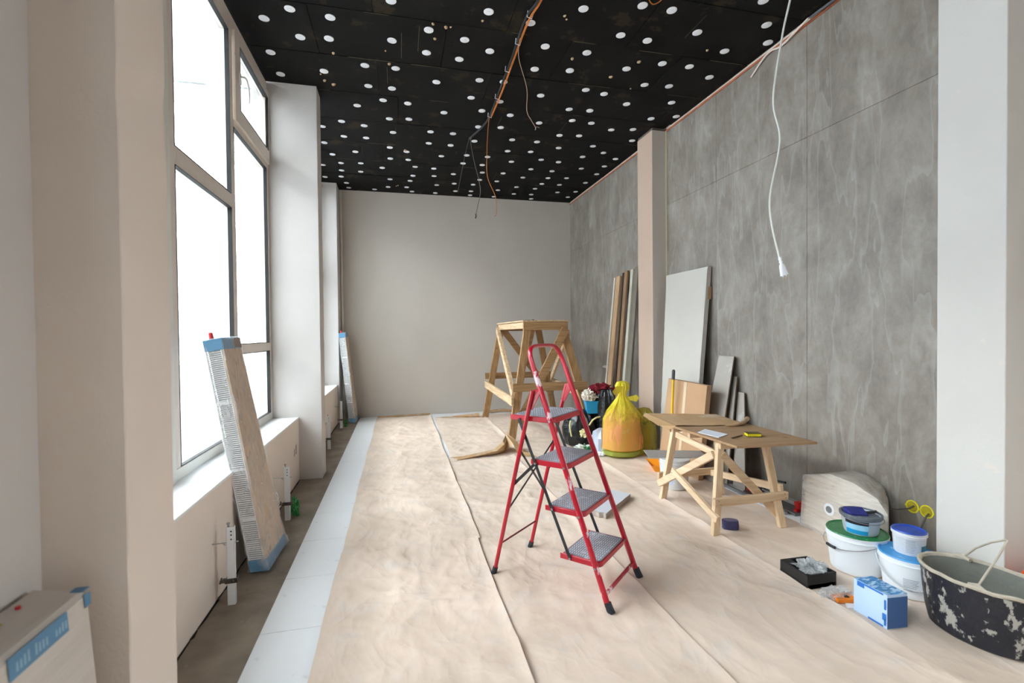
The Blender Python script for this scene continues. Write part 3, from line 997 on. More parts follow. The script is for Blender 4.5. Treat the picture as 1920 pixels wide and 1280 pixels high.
# steps: folded red pan with rubber tread
steps = [(0.243, .235), (0.502, .235), (0.758, .235), (1.012, .285)]
for zt, dp in steps:
    s0 = rail_s(zt) - 0.020
    hw = 0.186
    zb = zt - 0.034
    b = B()
    vs = []
    rnd = .03
    ring = []
    for (cx, cs, a0) in ((hw - rnd, s0 + rnd, -90), (hw - rnd, s0 + dp - .008, 0), (-hw + rnd, s0 + dp - .008, 90), (-hw + rnd, s0 + rnd, 180)):
        rr2 = rnd if cs < s0 + dp / 2 else .008
        cx2 = cx if rr2 == rnd else (hw - .008) * (1 if cx > 0 else -1)
        for q in range(4):
            a = math.radians(a0 + q * 30)
            ring.append((cx2 + rr2 * math.cos(a), cs + rr2 * math.sin(a)))
    nr = len(ring)
    b.add([LP(x, s, zb) for x, s in ring] + [LP(x, s, zt - .004) for x, s in ring],
          [(i, (i + 1) % nr, nr + (i + 1) % nr, nr + i) for i in range(nr)] + [tuple(range(nr, 2 * nr)), tuple(range(nr))[::-1]])
    st = b.build('step', RED, lad, .002)
    t = B()
    sc_ = .93
    cs0 = s0 + dp / 2
    rg = [(x * .955, cs0 + (s - cs0) * .93) for x, s in ring]
    t.add([LP(x, s, zt - .004) for x, s in rg] + [LP(x, s, zt) for x, s in rg],
          [(i, (i + 1) % nr, nr + (i + 1) % nr, nr + i) for i in range(nr)] + [tuple(range(nr, 2 * nr)), tuple(range(nr))[::-1]])
    ng = 15
    for i in range(ng):
        s = s0 + .022 + (dp - .044) * i / (ng - 1)
        for k in range(12):
            xa = -hw * .9 + hw * 1.8 * k / 12
            xb = xa + hw * 1.8 / 12 * .8
            t.add([LP(xa, s - .004, zt), LP(xb, s - .004 + .003, zt), LP(xb, s + .005, zt), LP(xa, s + .002, zt), LP((xa + xb) / 2, s, zt + .0022)],
                  [(0, 1, 4), (1, 2, 4), (2, 3, 4), (3, 0, 4)], 1)
    t.build('tread_mat', [TREAD, TREADR], st)
    for sgn in (-1, 1):
        # side flange reaching past the rail to the rear
        B().beam(LP(sgn * .190, s0 + .02, zt - .019), LP(sgn * .190, s0 + dp + .012, zt - .019), .005, .030, LW).build('step_flange', RED, lad, .002)
        B().tube([LP(sgn * .20, rail_s(zt - .02), zt - .02), LP(sgn * (.224 - .025 * zt) + sgn * .017, rail_s(zt - .02), zt - .02)], .0065, 8).build('bolt', STEEL, lad)
# black linking flats
for sgn in (-1, 1):
    xa = sgn * .199
    p_top = LP(xa, rail_s(1.0) + .215, .99)
    p_bot = LP(xa, rail_s(.23) + .165, .224)
    B().beam(p_top, p_bot, .004, .018, LW).build('link_bar', BLK, lad)
    p_mid = LP(xa + sgn * .004, rail_s(.74) + .195, .735)
    B().beam(p_mid, LP(sgn * .210, rear_s(.585), .585), .004, .018, LW).build('spreader_bar', BLK, lad)
    B().tube([p_mid - LW * sgn * .005, p_mid + LW * sgn * .008], .0075, 8).build('bolt', STEEL, lad)
    for zz, pz in ((.224, p_bot), (.49, LP(xa, rail_s(.49) + .18, .484))):
        B().tube([pz - LW * sgn * .005, pz + LW * sgn * .007], .007, 8).build('bolt', STEEL, lad)
B().beam(LP(-.212, rear_s(.80), .80), LP(.212, rear_s(.44), .44), .004, .014, LD).build('cross_brace', BLK, lad)
B().beam(LP(-.212, rear_s(.44) - .008, .44), LP(.212, rear_s(.80) - .008, .80), .004, .012, LD).build('cross_brace', BLK, lad)

# ================================================================== TALL WOODEN TRESTLE
tr = thing('wooden_trestle', 'tall weathered timber scaffold trestle with diagonal braces by the far wall', 'trestle', (2.05, 7.4, 0.006))
def tb(p0, p1, wd, th, side, name='brace', m=OLD_Z, fe=False):
    return B().beam(p0, p1, wd, th, side, flatends=fe).build(name, m, tr, .003)
zt_ = 1.60
tb((1.79, 6.545, zt_), (1.50, 6.40, 0.007), .105, .045, (1, 0, 0), 'leg', OLD_Z, True)
tb((2.30, 6.545, zt_), (2.74, 6.40, 0.007), .115, .045, (1, 0, 0), 'leg', OLD_Z, True)
tb((1.76, 8.22, zt_), (1.50, 8.43, 0.007), .11, .045, (1, 0, 0), 'leg', OLD_Z, True)
tb((2.44, 8.22, zt_), (2.80, 8.43, 0.007), .11, .045, (1, 0, 0), 'leg', OLD_Z, True)
tb((1.71, 6.50, 1.607), (2.37, 6.50, 1.607), .045, .115, (0, 1, 0), 'top_beam', OLD_X)
tb((1.71, 8.28, 1.607), (2.52, 8.28, 1.607), .045, .115, (0, 1, 0), 'top_beam', OLD_X)
tb((1.735, 6.53, 1.615), (1.735, 8.25, 1.615), .04, .09, (1, 0, 0), 'top_beam', OLD_Y)
tb((2.34, 6.53, 1.615), (2.48, 8.25, 1.615), .04, .09, (1, 0, 0), 'top_beam', OLD_Y)
for i in range(7):
    x = 1.70 + i * .1
    tb((x + .045, 6.47 + random.uniform(-.01, .01), 1.678 + random.uniform(-.002, .003)), (x + .045 + i * .018, 8.3 + random.uniform(-.03, .03), 1.678 + random.uniform(-.002, .004)), .092, .022, (1, 0, 0), 'deck_board', OLD_Y)
tb((1.52, 6.375, .755), (2.62, 6.375, .755), .035, .115, (0, 1, 0), 'stretcher', OLD_X)
tb((1.50, 8.40, .75), (2.72, 8.40, .75), .035, .11, (0, 1, 0), 'stretcher', OLD_X)
tb((1.515, 6.36, .565), (1.515, 8.46, .60), .035, .12, (1, 0, 0), 'stretcher', OLD_Y)
tb((2.68, 6.36, .565), (2.80, 8.46, .60), .035, .12, (1, 0, 0), 'stretcher', OLD_Y)
tb((1.70, 8.22, 1.58), (1.555, 6.46, .64), .06, .10, (1, 0, 0), 'diagonal_brace', OLD_Y)
tb((2.33, 6.46, 1.57), (1.62, 6.44, .25), .035, .115, (0, 1, 0), 'diagonal_brace', OLD_X)
tb((1.78, 8.17, 1.58), (2.72, 8.33, .40), .035, .11, (0, 1, 0), 'diagonal_brace', OLD_X)
tb((2.32, 8.16, 1.56), (2.02, 8.30, .30), .035, .09, (0, 1, 0), 'diagonal_brace', OLD_X)
tb((2.40, 6.56, 1.50), (2.72, 8.34, .68), .04, .09, (1, 0, 0), 'diagonal_brace', OLD_Y)
tt = thing('hammer', 'small dark hammer lying on top of the tall trestle', 'tool', (2.0, 7.1, 1.692))
B().tube([(1.90, 7.1, 1.702), (2.02, 7.12, 1.703)], .009, 8).build('hammer_handle', mat('dark_handle', (60, 48, 40), .7), tt)
B().beam((2.03, 7.08, 1.705), (2.035, 7.17, 1.705), .026, .026, (1, 0, 0)).build('hammer_head', BLK, tt, .003)

# ================================================================== WORK TABLE
wt = thing('work_table', 'small new pine work table with a plywood sheet top', 'table', (2.57, 3.4, 0.006))
def wb(p0, p1, wd, th, side, name='brace', m=PINE_Z, fe=False):
    return B().beam(p0, p1, wd, th, side, flatends=fe).build(name, m, wt, .0025)
TT = 0.70
B().hexa([(2.29, 2.867, TT - .018), (2.925, 2.823, TT - .018), (2.945, 4.02, TT - .018), (2.262, 4.04, TT - .018), (2.29, 2.867, TT), (2.925, 2.823, TT), (2.945, 4.02, TT), (2.262, 4.04, TT)]).build('tabletop', PLY, wt, .001)
wb((2.345, 3.12, TT - .02), (2.245, 3.045, .007), .055, .038, (1, 0, 0), 'leg', PINE_Z, True)
wb((2.735, 3.12, TT - .02), (2.828, 3.045, .007), .055, .038, (1, 0, 0), 'leg', PINE_Z, True)
wb((2.335, 3.70, TT - .02), (2.285, 3.828, .007), .055, .038, (1, 0, 0), 'leg', PINE_Z, True)
wb((2.74, 3.70, TT - .02), (2.872, 3.81, .007), .050, .038, (1, 0, 0), 'leg', PINE_Z, True)
wb((2.205, 3.005, .262), (2.835, 3.005, .262), .034, .058, (0, 1, 0), 'stretcher', PINE_X)
wb((2.26, 3.86, .21), (2.90, 3.86, .21), .034, .058, (0, 1, 0), 'stretcher', PINE_X)
wb((2.232, 3.80, .160), (2.300, 3.135, .575), .028, .058, (1, 0, 0), 'side_brace', PINE_Y)
wb((2.243, 3.60, .335), (2.243, 3.01, .13), .028, .052, (1, 0, 0), 'side_brace', PINE_Y)
wb((2.80, 3.86, .20), (2.815, 3.03, .31), .028, .055, (1, 0, 0), 'side_brace', PINE_Y)
wb((2.34, 3.10, .585), (2.82, 3.075, .09), .026, .058, (0, 1, 0), 'front_brace', PINE_X)
wb((2.32, 3.66, .62), (2.40, 3.15, .54), .026, .05, (1, 0, 0), 'side_brace', PINE_Y)
wb((2.31, 3.085, TT - .046), (2.82, 3.085, TT - .046), .034, .052, (0, 1, 0), 'rail', PINE_X)
wb((2.29, 3.735, TT - .046), (2.82, 3.735, TT - .046), .034, .052, (0, 1, 0), 'rail', PINE_X)
wb((2.285, 3.43, TT - .040), (2.80, 3.43, TT - .040), .034, .040, (0, 1, 0), 'rail', PINE_X)
sc = B()
for (x, y, z) in [(2.235, 2.986, .275), (2.25, 2.986, .25), (2.80, 2.986, .28), (2.81, 2.986, .25), (2.35, 3.067, .66), (2.227, 3.62, .30), (2.227, 3.6, .345), (2.227, 3.585, .315), (2.80, 3.053, .12), (2.81, 3.055, .10)]:
    sc.tube([(x, y, z), (x - .002, y - .002, z)], .003, 6)
so = sc.build('screw_head', BLK, wt)
so['kind'] = 'stuff'
# brown paper folded over the far half of the table
pp = B()
nx, ny = 30, 16
P0, P1, P2, P3 = Vector((2.275, 3.60, 0)), Vector((2.275, 4.10, 0)), Vector((2.97, 4.02, 0)), Vector((2.88, 3.46, 0))
vs, fs = [], []
for j in range(ny + 1):
    for i in range(nx + 1):
        a, c = i / nx, j / ny
        p = (P0 * (1 - c) + P1 * c) * (1 - a) + (P3 * (1 - c) + P2 * c) * a
        z = TT + .0035 + .004 * max(0, fbm(p.x * 6, p.y * 6, 3)) + .006 * max(0, 1 - c * 8) * (0.5 + fbm(a * 4, 1.2))
        over = max(0, (c - .86) / .14)
        z += over * .03 * (1 - a)
        if p.x < 2.285:
            z -= 0
        vs.append((p.x, p.y, z))
for j in range(ny):
    for i in range(nx):
        a = j * (nx + 1) + i
        fs.append((a, a + 1, a + nx + 2, a + nx + 1))
pp.add(vs, fs, 0, True)
pp.add([(2.275, 3.60, TT + .006), (2.275, 4.10, TT + .034), (2.20, 4.02, TT + .028), (2.215, 3.78, TT - .02), (2.262, 3.66, TT - .035), (2.29, 3.60, TT - .004)], [(0, 1, 2, 3), (0, 3, 4), (0, 4, 5)])
curl(pp, [(2.66, 3.475, TT + .003), (2.76, 3.465, TT + .004), (2.86, 3.50, TT + .005), (2.98, 3.60, TT + .010)], [.004, .012, .018, .022], 1.8)
tag(pp.build('paper_sheet', KRAFT2), 'brown paper sheet with curled edge spread over the end of the work table', 'paper')
nb = thing('notepad', 'white handwritten note pad lying on the plywood table', 'notepad', (2.36, 3.27, TT + .002))
b = B()
Q = [Vector((2.255, 3.18, 0)), Vector((2.40, 3.06, 0)), Vector((2.56, 3.24, 0)), Vector((2.42, 3.36, 0))]
Q = [Vector((2.300, 3.33, 0)), Vector((2.335, 3.12, 0)), Vector((2.475, 3.20, 0)), Vector((2.43, 3.42, 0))]
b.hexa([q + Vector((0, 0, TT + .0015)) for q in Q] + [q + Vector((0, 0, TT + .0055)) for q in Q]).build('page_stack', mat('lined_white_paper', (226, 228, 236), .7, .03, 5, spots=(170, 176, 200), spot_scale=90, spot_thr=.64), nb)
e = (Q[1] - Q[0])
lines = B()
for i in range(9):
    a = .1 + i * .09
    p, q = Q[0] + (Q[3] - Q[0]) * a + e * .1, Q[0] + (Q[3] - Q[0]) * a + e * .9
    lines.add([(p.x, p.y, TT + .0058), (q.x, q.y, TT + .0058), (q.x + .001, q.y + .001, TT + .0058), (p.x + .001, p.y + .001, TT + .0058)], [(0, 1, 2, 3)])
lo = lines.build('ruled_line', mat('blue_grey_ink', (140, 148, 180), .8), nb)
lo['kind'] = 'stuff'
tag(B().beam((2.41, 3.075, TT + .006), (2.555, 3.14, TT + .006), .012, .007, (0, 1, 0)).build('carpenter_pencil', mat('brown_pencil', (112, 84, 56), .6), None, .002), 'flat brown carpenter pencil beside the note pad', 'pencil')
sp = thing('sanding_sponge', 'yellow sanding sponge block with dark grit faces on the plywood table', 'sponge', (2.63, 3.12, TT + .002))
def rotbox(cx, cy, lx, ly, z0, z1, ang, b=None):
    b = b or B()
    c, s = math.cos(ang), math.sin(ang)
    r = [(cx + x * c - y * s, cy + x * s + y * c) for x, y in ((-lx / 2, -ly / 2), (lx / 2, -ly / 2), (lx / 2, ly / 2), (-lx / 2, ly / 2))]
    return b.hexa([(x, y, z0) for x, y in r] + [(x, y, z1) for x, y in r])
rotbox(2.615, 3.10, .10, .068, TT + .006, TT + .026, -.35).build('foam_core', mat('yellow_foam', (222, 206, 20), .85, .1, 30, .3, 90), sp, .003)
rotbox(2.615, 3.10, .102, .070, TT + .026, TT + .030, -.35).build('grit_face', mat('dark_grit', (88, 78, 40), .95, .3, 60), sp, .001)
rotbox(2.615, 3.10, .102, .070, TT + .001, TT + .006, -.35).build('grit_face', mat('dark_grit', (88, 78, 40), .95, .3, 60), sp, .001)

# ================================================================== BUCKETS, TUB AND BOXES
def bucket(name, label, c, r0, r1, h, body, lid=None, rim=None, open_=False, z0=0.006, lipw=.006, handle=None, hmat=None, inside=None, rings=True, sx=1, sy=1, rot=0, hr=.0022):
    t = thing(name, label, 'bucket', (c[0], c[1], z0))
    cx, cyy = c
    b = B()
    prof = [(r0 * .96, 0.0), (r0, .006)]
    for i in range(1, 9):
        k = i / 8
        prof.append((r0 + (r1 - r0) * k, h * .86 * k))
    if rings:
        prof += [(r1 + .006, h * .865), (r1 + .006, h * .885), (r1 + .001, h * .89), (r1 + .002, h * .97)]
    prof += [(r1 + lipw, h * .975), (r1 + lipw, h * .995), (r1 + .001, h)]
    if open_:
        prof += [(r1 - .004, h * .98), (r0 * .97, h * .35), (0.001, h * .33)]
    else:
        prof += [(0.001, h - .002)]
    b.lathe(prof, (cx, cyy, z0), 40, sx=sx, sy=sy, rot=rot)
    b.build('body', body, t)
    if lid:
        B().lathe([(r1 + .002, h - .004), (r1 + .004, h + .002), (r1 + .001, h + .007), (r1 - .006, h + .007), (r1 - .010, h + .002), (r1 * .5, h + .003), (.001, h + .003)], (cx, cyy, z0), 40, sx=sx, sy=sy, rot=rot).build('lid', lid, t)
    if rim:
        B().lathe([(r1 + .006, h - .018), (r1 + .010, h - .012), (r1 + .010, h + .004), (r1 + .002, h + .007), (r1 - .004, h + .002), (r1 - .004, h - .010)], (cx, cyy, z0), 40, sx=sx, sy=sy, rot=rot).build('rim', rim, t)
    if handle:
        a0, dropz, hz = handle      # direction of the sagging loop, how low, attach height
        pts = []
        d = Vector((math.cos(a0), math.sin(a0), 0))
        e_ = Vector((-d.y, d.x, 0))
        for i in range(17):
            a = math.pi * i / 16
            R = r1 + .012
            p = Vector((cx, cyy, z0 + hz)) + e_ * R * math.cos(a) + d * (R + .004) * math.sin(a) - Vector((0, 0, dropz * math.sin(a)))
            pts.append(p)
        B().tube(pts, hr, 8).build('wire_handle', hmat or STEEL, t)
        mid = pts[7:10]
        if hmat is None:
            B().tube([pts[7], pts[8], pts[9]], .009, 8).build('grip', BLK, t)
    if inside:
        B().lathe([(r0 * .5, h * .5), (r1 * .93, h * .62), (r1 * .6, h * .66), (.001, h * .64)], (cx, cyy, z0), 28).build('contents', inside, t)
    return t
BODYW = mat('white_bucket_plastic', (226, 230, 234), .4, .03, 5, spots=(205, 208, 210), spot_scale=12, spot_thr=.66)
GREEN = mat('green_lid_plastic', (18, 112, 56), .4, .45, 9, spots=(110, 160, 124), spot_scale=30, spot_thr=.60)
gb = bucket('paint_bucket', 'large white bucket with a dusty green lid and wire handle', (2.785, 2.398), .138, .160, .237, BODYW, lid=GREEN, handle=(math.radians(172), .055, .205))
sb = bucket('paint_pail', 'small grey pail with a pale blue label standing on the green lid', (2.786, 2.372), .088, .103, .115, mat('grey_pail_plastic', (176, 182, 190), .4, .05, 6), open_=True, z0=.2475, rim=mat('dark_grey_rim', (96, 102, 110), .5, .2, 20, spots=(170, 170, 172), spot_scale=18, spot_thr=.6), handle=(math.radians(262), .012, .098), hmat=mat('grey_handle', (110, 114, 120), .5), inside=mat('dark_blue_water', (60, 80, 120), .3, .3, 8))
lb = B()
def label_arc(b, c, z0, z1, r0, r1, h, a0, a1, ra=.0008):
    n = 14
    vs, fs = [], []
    for i in range(n + 1):
        a = math.radians(a0 + (a1 - a0) * i / n)
        for z in (z0, z1):
            r = r0 + (r1 - r0) * min(1, z / (h * .86)) + ra
            vs.append((c[0] + r * math.cos(a), c[1] + r * math.sin(a), c[2] + z))
    for i in range(n):
        fs.append((2 * i, 2 * i + 2, 2 * i + 3, 2 * i + 1))
    b.add(vs, fs, 0, True)
def band(t, c, z0, z1, r0, r1, h, a0, a1, m, ra=.0008, name='label_band'):
    b = B()
    label_arc(b, c, z0, z1, r0, r1, h, a0, a1, ra)
    return b.build(name, m, t)
cc = (2.786, 2.372, .2475)
band(sb, cc, .008, .034, .088, .103, .115, 170, 244, mat('cyan_print', (28, 150, 205), .4))
band(sb, cc, .034, .068, .088, .103, .115, 170, 244, mat('sky_print', (150, 200, 226), .4, .2, 16))
band(sb, cc, .068, .092, .088, .103, .115, 170, 244, mat('black_print', (30, 32, 40), .4))
fl = thing('sponge_float', 'dark blue sponge float resting in the small grey pail', 'tool', (2.74, 2.40, .33))
B().hexa([(2.718, 2.374, .335), (2.808, 2.339, .330), (2.838, 2.409, .345), (2.728, 2.439, .345), (2.713, 2.374, .368), (2.808, 2.339, .362), (2.838, 2.409, .384), (2.728, 2.444, .386)]).build('sponge_face', mat('indigo_sponge', (40, 44, 120), .9, .2, 40, .3, 90), fl, .003)
B().tube([(2.818, 2.359, .366), (2.848, 2.339, .374), (2.874, 2.349, .372)], .009, 8).build('float_handle', BLK, fl)

bb = bucket('paint_bucket', 'large white bucket with a bright blue rim beside the mortar tub', (2.828, 2.112), .118, .142, .215, BODYW, lid=mat('blue_rim_plastic', (60, 146, 208), .4, .25, 8, spots=(140, 186, 216), spot_scale=16, spot_thr=.60), handle=(math.radians(226), .115, .185), hr=.0045, hmat=mat('pale_grey_handle', (190, 194, 200), .4))
b2 = bucket('paint_pail', 'small white pail with a dark blue lid standing on the blue rimmed bucket', (2.838, 2.122), .070, .078, .125, mat('white_pail_plastic', (214, 216, 220), .4, .04), z0=.2252, lid=mat('dark_blue_lid', (22, 66, 164), .35, .3, 10, spots=(100, 130, 190), spot_scale=14, spot_thr=.66))
cc = (2.838, 2.122, .2252)
band(b2, cc, .008, .098, .070, .078, .125, 165, 290, mat('grey_label_print', (196, 200, 206), .5, .12, 60, stretch=(1, 1, 6)))
band(b2, cc, .030, .062, .070, .078, .125, 262, 300, mat('teal_print', (24, 110, 124), .4), .0016)
tx = B()
for i in range(9):
    label_arc(tx, cc, .020 + i * .0085, .0225 + i * .0085, .070, .078, .125, 205 + random.uniform(0, 3), 242 - random.uniform(0, 9), .0016)
tx = tx.build('label_text_line', mat('grey_ink', (140, 146, 158), .6), b2)
tx['kind'] = 'stuff'
b3 = B()
for i in range(8):
    label_arc(b3, (2.828, 2.112, .006), .05 + i * .009, .053 + i * .009, .118, .142, .215, 205, 236 - random.uniform(0, 6), .001)
b3 = b3.build('label_text_line', mat('grey_ink'), bb)
b3['kind'] = 'stuff'

# mortar tub
tub = thing('mortar_tub', 'big black round mortar tub crusted with dried plaster and rope handle', 'tub', (2.86, 1.745, .006))
TUBM = mat('crusted_black_rubber', (26, 27, 36), .5, .3, 10, .5, 30, spots=(156, 152, 144), spot_scale=20, spot_thr=.555, stretch=(1, 1, .7))
TUBI = mat('plaster_coated_inside', (112, 112, 104), .8, .25, 7, .4, 20, spots=(160, 160, 150), spot_scale=6, spot_thr=.6)
CRUST = mat('dried_mortar_rim', (176, 166, 150), .9, .2, 20, .8, 40)
TX, TY, h = 2.752, 1.712, .292
EL = dict(sx=.73, sy=1.0, rot=.14)
b = B()
b.lathe([(.195, 0), (.212, .010), (.228, .08), (.238, .16), (.245, .24), (.248, h - .01)], (TX, TY, .006), 56, **EL)
b.f = b.f[:-1]; b.mi = b.mi[:-1]; b.sm = b.sm[:-1]
b.build('outer_wall', TUBM, tub)
b = B()
b.lathe([(.248, h - .01), (.257, h - .006), (.260, h + .004), (.252, h + .010), (.242, h + .006), (.238, h - .006)], (TX, TY, .006), 56, **EL)
b.f = b.f[:-2]; b.mi = b.mi[:-2]; b.sm = b.sm[:-2]
ro = b.build('rim', CRUST, tub)
for v in ro.data.vertices:
    v.co += Vector((0, 0, 1)) * .005 * fbm(v.co.x * 20, v.co.y * 20)
b = B()
b.lathe([(.238, h - .006), (.232, .20), (.222, .12), (.205, .05), (.18, .030), (.001, .028)], (TX, TY, .006), 56, **EL)
b.f = b.f[:-2] + [b.f[-1]]; b.mi = b.mi[:-1]; b.sm = b.sm[:-1]
b.build('inner_wall', TUBI, tub)
hp = [(2.603, 1.640, .303), (2.655, 1.636, .365), (2.715, 1.632, .430), (2.762, 1.630, .490), (2.775, 1.630, .502), (2.788, 1.645, .500), (2.812, 1.72, .452), (2.842, 1.80, .386), (2.872, 1.872, .306)]
B().tube(hp, .0048, 8).build('rope_handle', CRUST, tub)
for p in (hp[0], hp[-1]):
    q = B().tube([Vector(p) + Vector((-.008, -.035, -.004)), Vector(p), Vector(p) + Vector((-.004, .035, -.004))], [.008, .015, .008], 8)
    q.build('mortar_lump', CRUST, tub)

def orient(Q4, z0, z1):
    return B().hexa([(x, y, z0) for x, y in Q4] + [(x, y, z1) for x, y in Q4])
# blue grout box
bx = thing('blue_box', 'small pale blue cardboard packet with a darker blue end', 'box', (2.42, 1.95, .006))
BP = mat('pale_blue_card', (186, 210, 240), .5, .04, 5)
BD = mat('deep_blue_card', (52, 92, 146), .5, .08, 5)
BT = mat('mottled_blue_card', (64, 132, 190), .5, .3, 14, spots=(176, 206, 232), spot_scale=18, spot_thr=.5, stretch=(1, 3, 1))
Q4 = [(2.350, 1.868), (2.468, 1.858), (2.482, 2.018), (2.352, 2.032)]
Q4 = [(2.352, 1.862), (2.468, 1.852), (2.466, 2.03), (2.350, 2.04)]
HB = .178
orient(Q4, .006, HB).build('carton', [BP], bx, .001)
o2 = B()
o2.add([(Q4[0][0], Q4[0][1] - .0006, .008), (Q4[1][0], Q4[1][1] - .0006, .008), (Q4[1][0], Q4[1][1] - .0006, HB - .014), (Q4[0][0], Q4[0][1] - .0006, HB - .014)], [(0, 1, 2, 3)])
o2.build('printed_end', BD, bx)
o2 = B().add([(q[0], q[1], HB + .0006) for q in Q4], [(0, 1, 2, 3)])
o2.build('printed_top', BT, bx)
o2 = B()
for (ya, yb, za, zb) in ((1.866, 1.876, .10, .15), (1.866, 1.876, .02, .05), (1.866, 1.885, .045, .08), (1.98, 2.02, .150, .176), (1.88, 1.98, .168, .177), (1.88, 1.96, .008, .018)):
    o2.add([(2.3494, ya, za), (2.3494, yb, za), (2.3494, yb, zb), (2.3494, ya, zb)], [(0, 1, 2, 3)])
o2.build('print_mark', mat('strong_blue_print', (40, 110, 190), .5), bx)['kind'] = 'stuff'

# black tray box with crumpled film in it
kb = thing('black_box', 'shallow open black plastic case with crumpled clear film in it', 'box', (2.37, 2.36, .006))
KB = mat('black_case_plastic', (20, 20, 22), .5, .1)
Q4 = [(2.275, 2.262), (2.480, 2.262), (2.478, 2.47), (2.285, 2.475)]
b = orient(Q4, .006, .030)
b.build('case_floor', KB, kb)
zT = .086
for i in range(4):
    p, q = Vector((*Q4[i], 0)), Vector((*Q4[(i + 1) % 4], 0))
    d = (q - p).normalized()
    n_ = Vector((-d.y, d.x, 0)) * .012
    B().hexa([p + Vector((0, 0, .006)), q + Vector((0, 0, .006)), q + n_ + Vector((0, 0, .006)), p + n_ + Vector((0, 0, .006)),
              p + Vector((0, 0, zT)), q + Vector((0, 0, zT)), q + n_ + Vector((0, 0, zT)), p + n_ + Vector((0, 0, zT))]).build('case_wall', KB, kb, .001)
B().hexa([(2.288, 2.40, .072), (2.35, 2.40, .072), (2.35, 2.465, .072), (2.294, 2.465, .072), (2.288, 2.40, .084), (2.35, 2.40, .084), (2.35, 2.465, .084), (2.294, 2.465, .084)]).build('case_flap', KB, kb)
def crumple(name, c, r, zs, seed, m, n=16, amp=.5, jag=1.0):
    vs, fs = [], []
    for j in range(n + 1):
        th = math.pi * j / n
        for i in range(2 * n):
            ph = 2 * math.pi * i / (2 * n)
            d = Vector((math.sin(th) * math.cos(ph), math.sin(th) * math.sin(ph), math.cos(th)))
            k = 1 + amp * fbm(d.x * 2.2 * jag + seed, d.y * 2.2 * jag, d.z * 2.2 * jag + seed) + amp * .5 * abs(fbm(d.x * 6 + seed, d.y * 6, d.z * 6))
            v = Vector((d.x * r[0], d.y * r[1], d.z * r[2])) * k
            v.z = max(v.z, -r[2] * zs)
            vs.append(Vector(c) + v)
    for j in range(n):
        for i in range(2 * n):
            a, b_ = j * 2 * n + i, j * 2 * n + (i + 1) % (2 * n)
            fs.append((a, b_, b_ + 2 * n, a + 2 * n))
    return B().add(vs, fs, 0, False if jag > 1.4 else True)
tag(crumple('crumpled_film', (2.40, 2.35, .082), (.070, .065, .030), .7, 4, None, 15, .8, 1.8).build('plastic_film', FILM), 'crumpled clear plastic film stuffed in the black case', 'plastic film')
tag(crumple('crumpled_film', (2.36, 2.165, .030), (.085, .04, .022), .95, 9, None, 12, .8, 1.8).build('plastic_film', FILM), 'torn clear plastic film lying beside the orange packet', 'plastic film')
ob = thing('orange_packet', 'small flat orange packet lying between black case and blue box', 'packet', (2.37, 2.10, .006))
orient([(2.322, 2.108), (2.425, 2.085), (2.45, 2.15), (2.335, 2.165)], .006, .026).build('packet_body', mat('bright_orange_card', (240, 132, 20), .5), ob, .002)
orient([(2.38, 2.115), (2.405, 2.11), (2.412, 2.138), (2.388, 2.145)], .0262, .0275).build('dark_slot', KB, ob)
tag(orient([(2.33, 2.06), (2.41, 2.03), (2.43, 2.075), (2.36, 2.10)], .0055, .0075).build('paper_scrap', mat('white_scrap', (232, 232, 236), .7)), 'scrap of white paper under the orange packet', 'paper scrap')
og = thing('orange_jug', 'round orange plastic container standing behind the mortar tub', 'container', (3.26, 1.76, 0))
B().lathe([(.085, 0.0), (.10, .02), (.105, .10), (.10, .17), (.08, .215), (.045, .235), (.001, .24)], (3.265, 1.755, 0.001), 28).build('container_body', mat('orange_plastic', (232, 92, 30), .4), og)
B().lathe([(.022, .232), (.024, .252), (.018, .258), (.001, .26)], (3.265, 1.755, 0.001), 16).build('cap', mat('dark_orange_cap', (190, 66, 20), .5), og)

# film-wrapped ceramic package against the panel wall
wp = thing('wrapped_package', 'bulky pale package wrapped in stretch film standing against the panelled wall', 'package', (3.2, 2.72, 0))
PK = mat('pale_foam_pack', (212, 200, 184), .6, .14, 3)
pv = []
prof = [(3.025, .012), (2.94, .44), (2.80, .475), (2.62, .455), (2.42, .40), (2.35, .30), (2.35, .012)]
b = B()
n = len(prof)
yb_ = [(3.04, .004), (3.012, .40), (2.78, .470), (2.60, .455), (2.44, .405), (2.375, .33), (2.365, .004)]
ring1 = [(3.00, y, z) for y, z in yb_]
ring1 = [(3.00 + .0 * z, y, z) for y, z in yb_]
ring2 = [(3.375, 2.665 + .585 * (y - 2.365), max(.004, z * .93)) for y, z in yb_]
b.add(ring1 + ring2, [tuple(range(n))[::-1], tuple(range(n, 2 * n))] + [(i, (i + 1) % n, n + (i + 1) % n, n + i) for i in range(n)])
b.build('package_body', PK, wp, .02)
B().tube([(3.006, 2.79, .215), (2.992, 2.79, .215)], [.046, .043], 24).build('white_ring', WHITEP, wp)
B().tube([(2.993, 2.79, .215), (2.989, 2.79, .215)], .024, 18).build('ring_plug', mat('grey_plug', (120, 122, 124), .6), wp)
wf = B()
vs, fs = [], []
m_ = 26
for k in range(m_ + 1):
    a = k / m_
    for (x1_, y1_, z1_), (x2_, y2_, z2_) in zip(ring1, ring2):
        x = x1_ + (x2_ - x1_) * a - (.006 if a == 0 else 0)
        cyv, czv = 2.72, .24
        y, z = y1_ + (y2_ - y1_) * a, z1_ + (z2_ - z1_) * a
        d = Vector((0, y - cyv, z - czv)).normalized() * (.006 + .004 * fbm(a * 9, y * 5, z * 5))
        vs.append((x, min(y + d.y, 3.3), max(.003, z + d.z)))
for k in range(m_):
    for i in range(n):
        a_, b_ = k * n + i, k * n + (i + 1) % n
        fs.append((a_, b_, b_ + n, a_ + n))
fs.append(tuple(range(n)))
wf.add(vs, fs, 0, True)
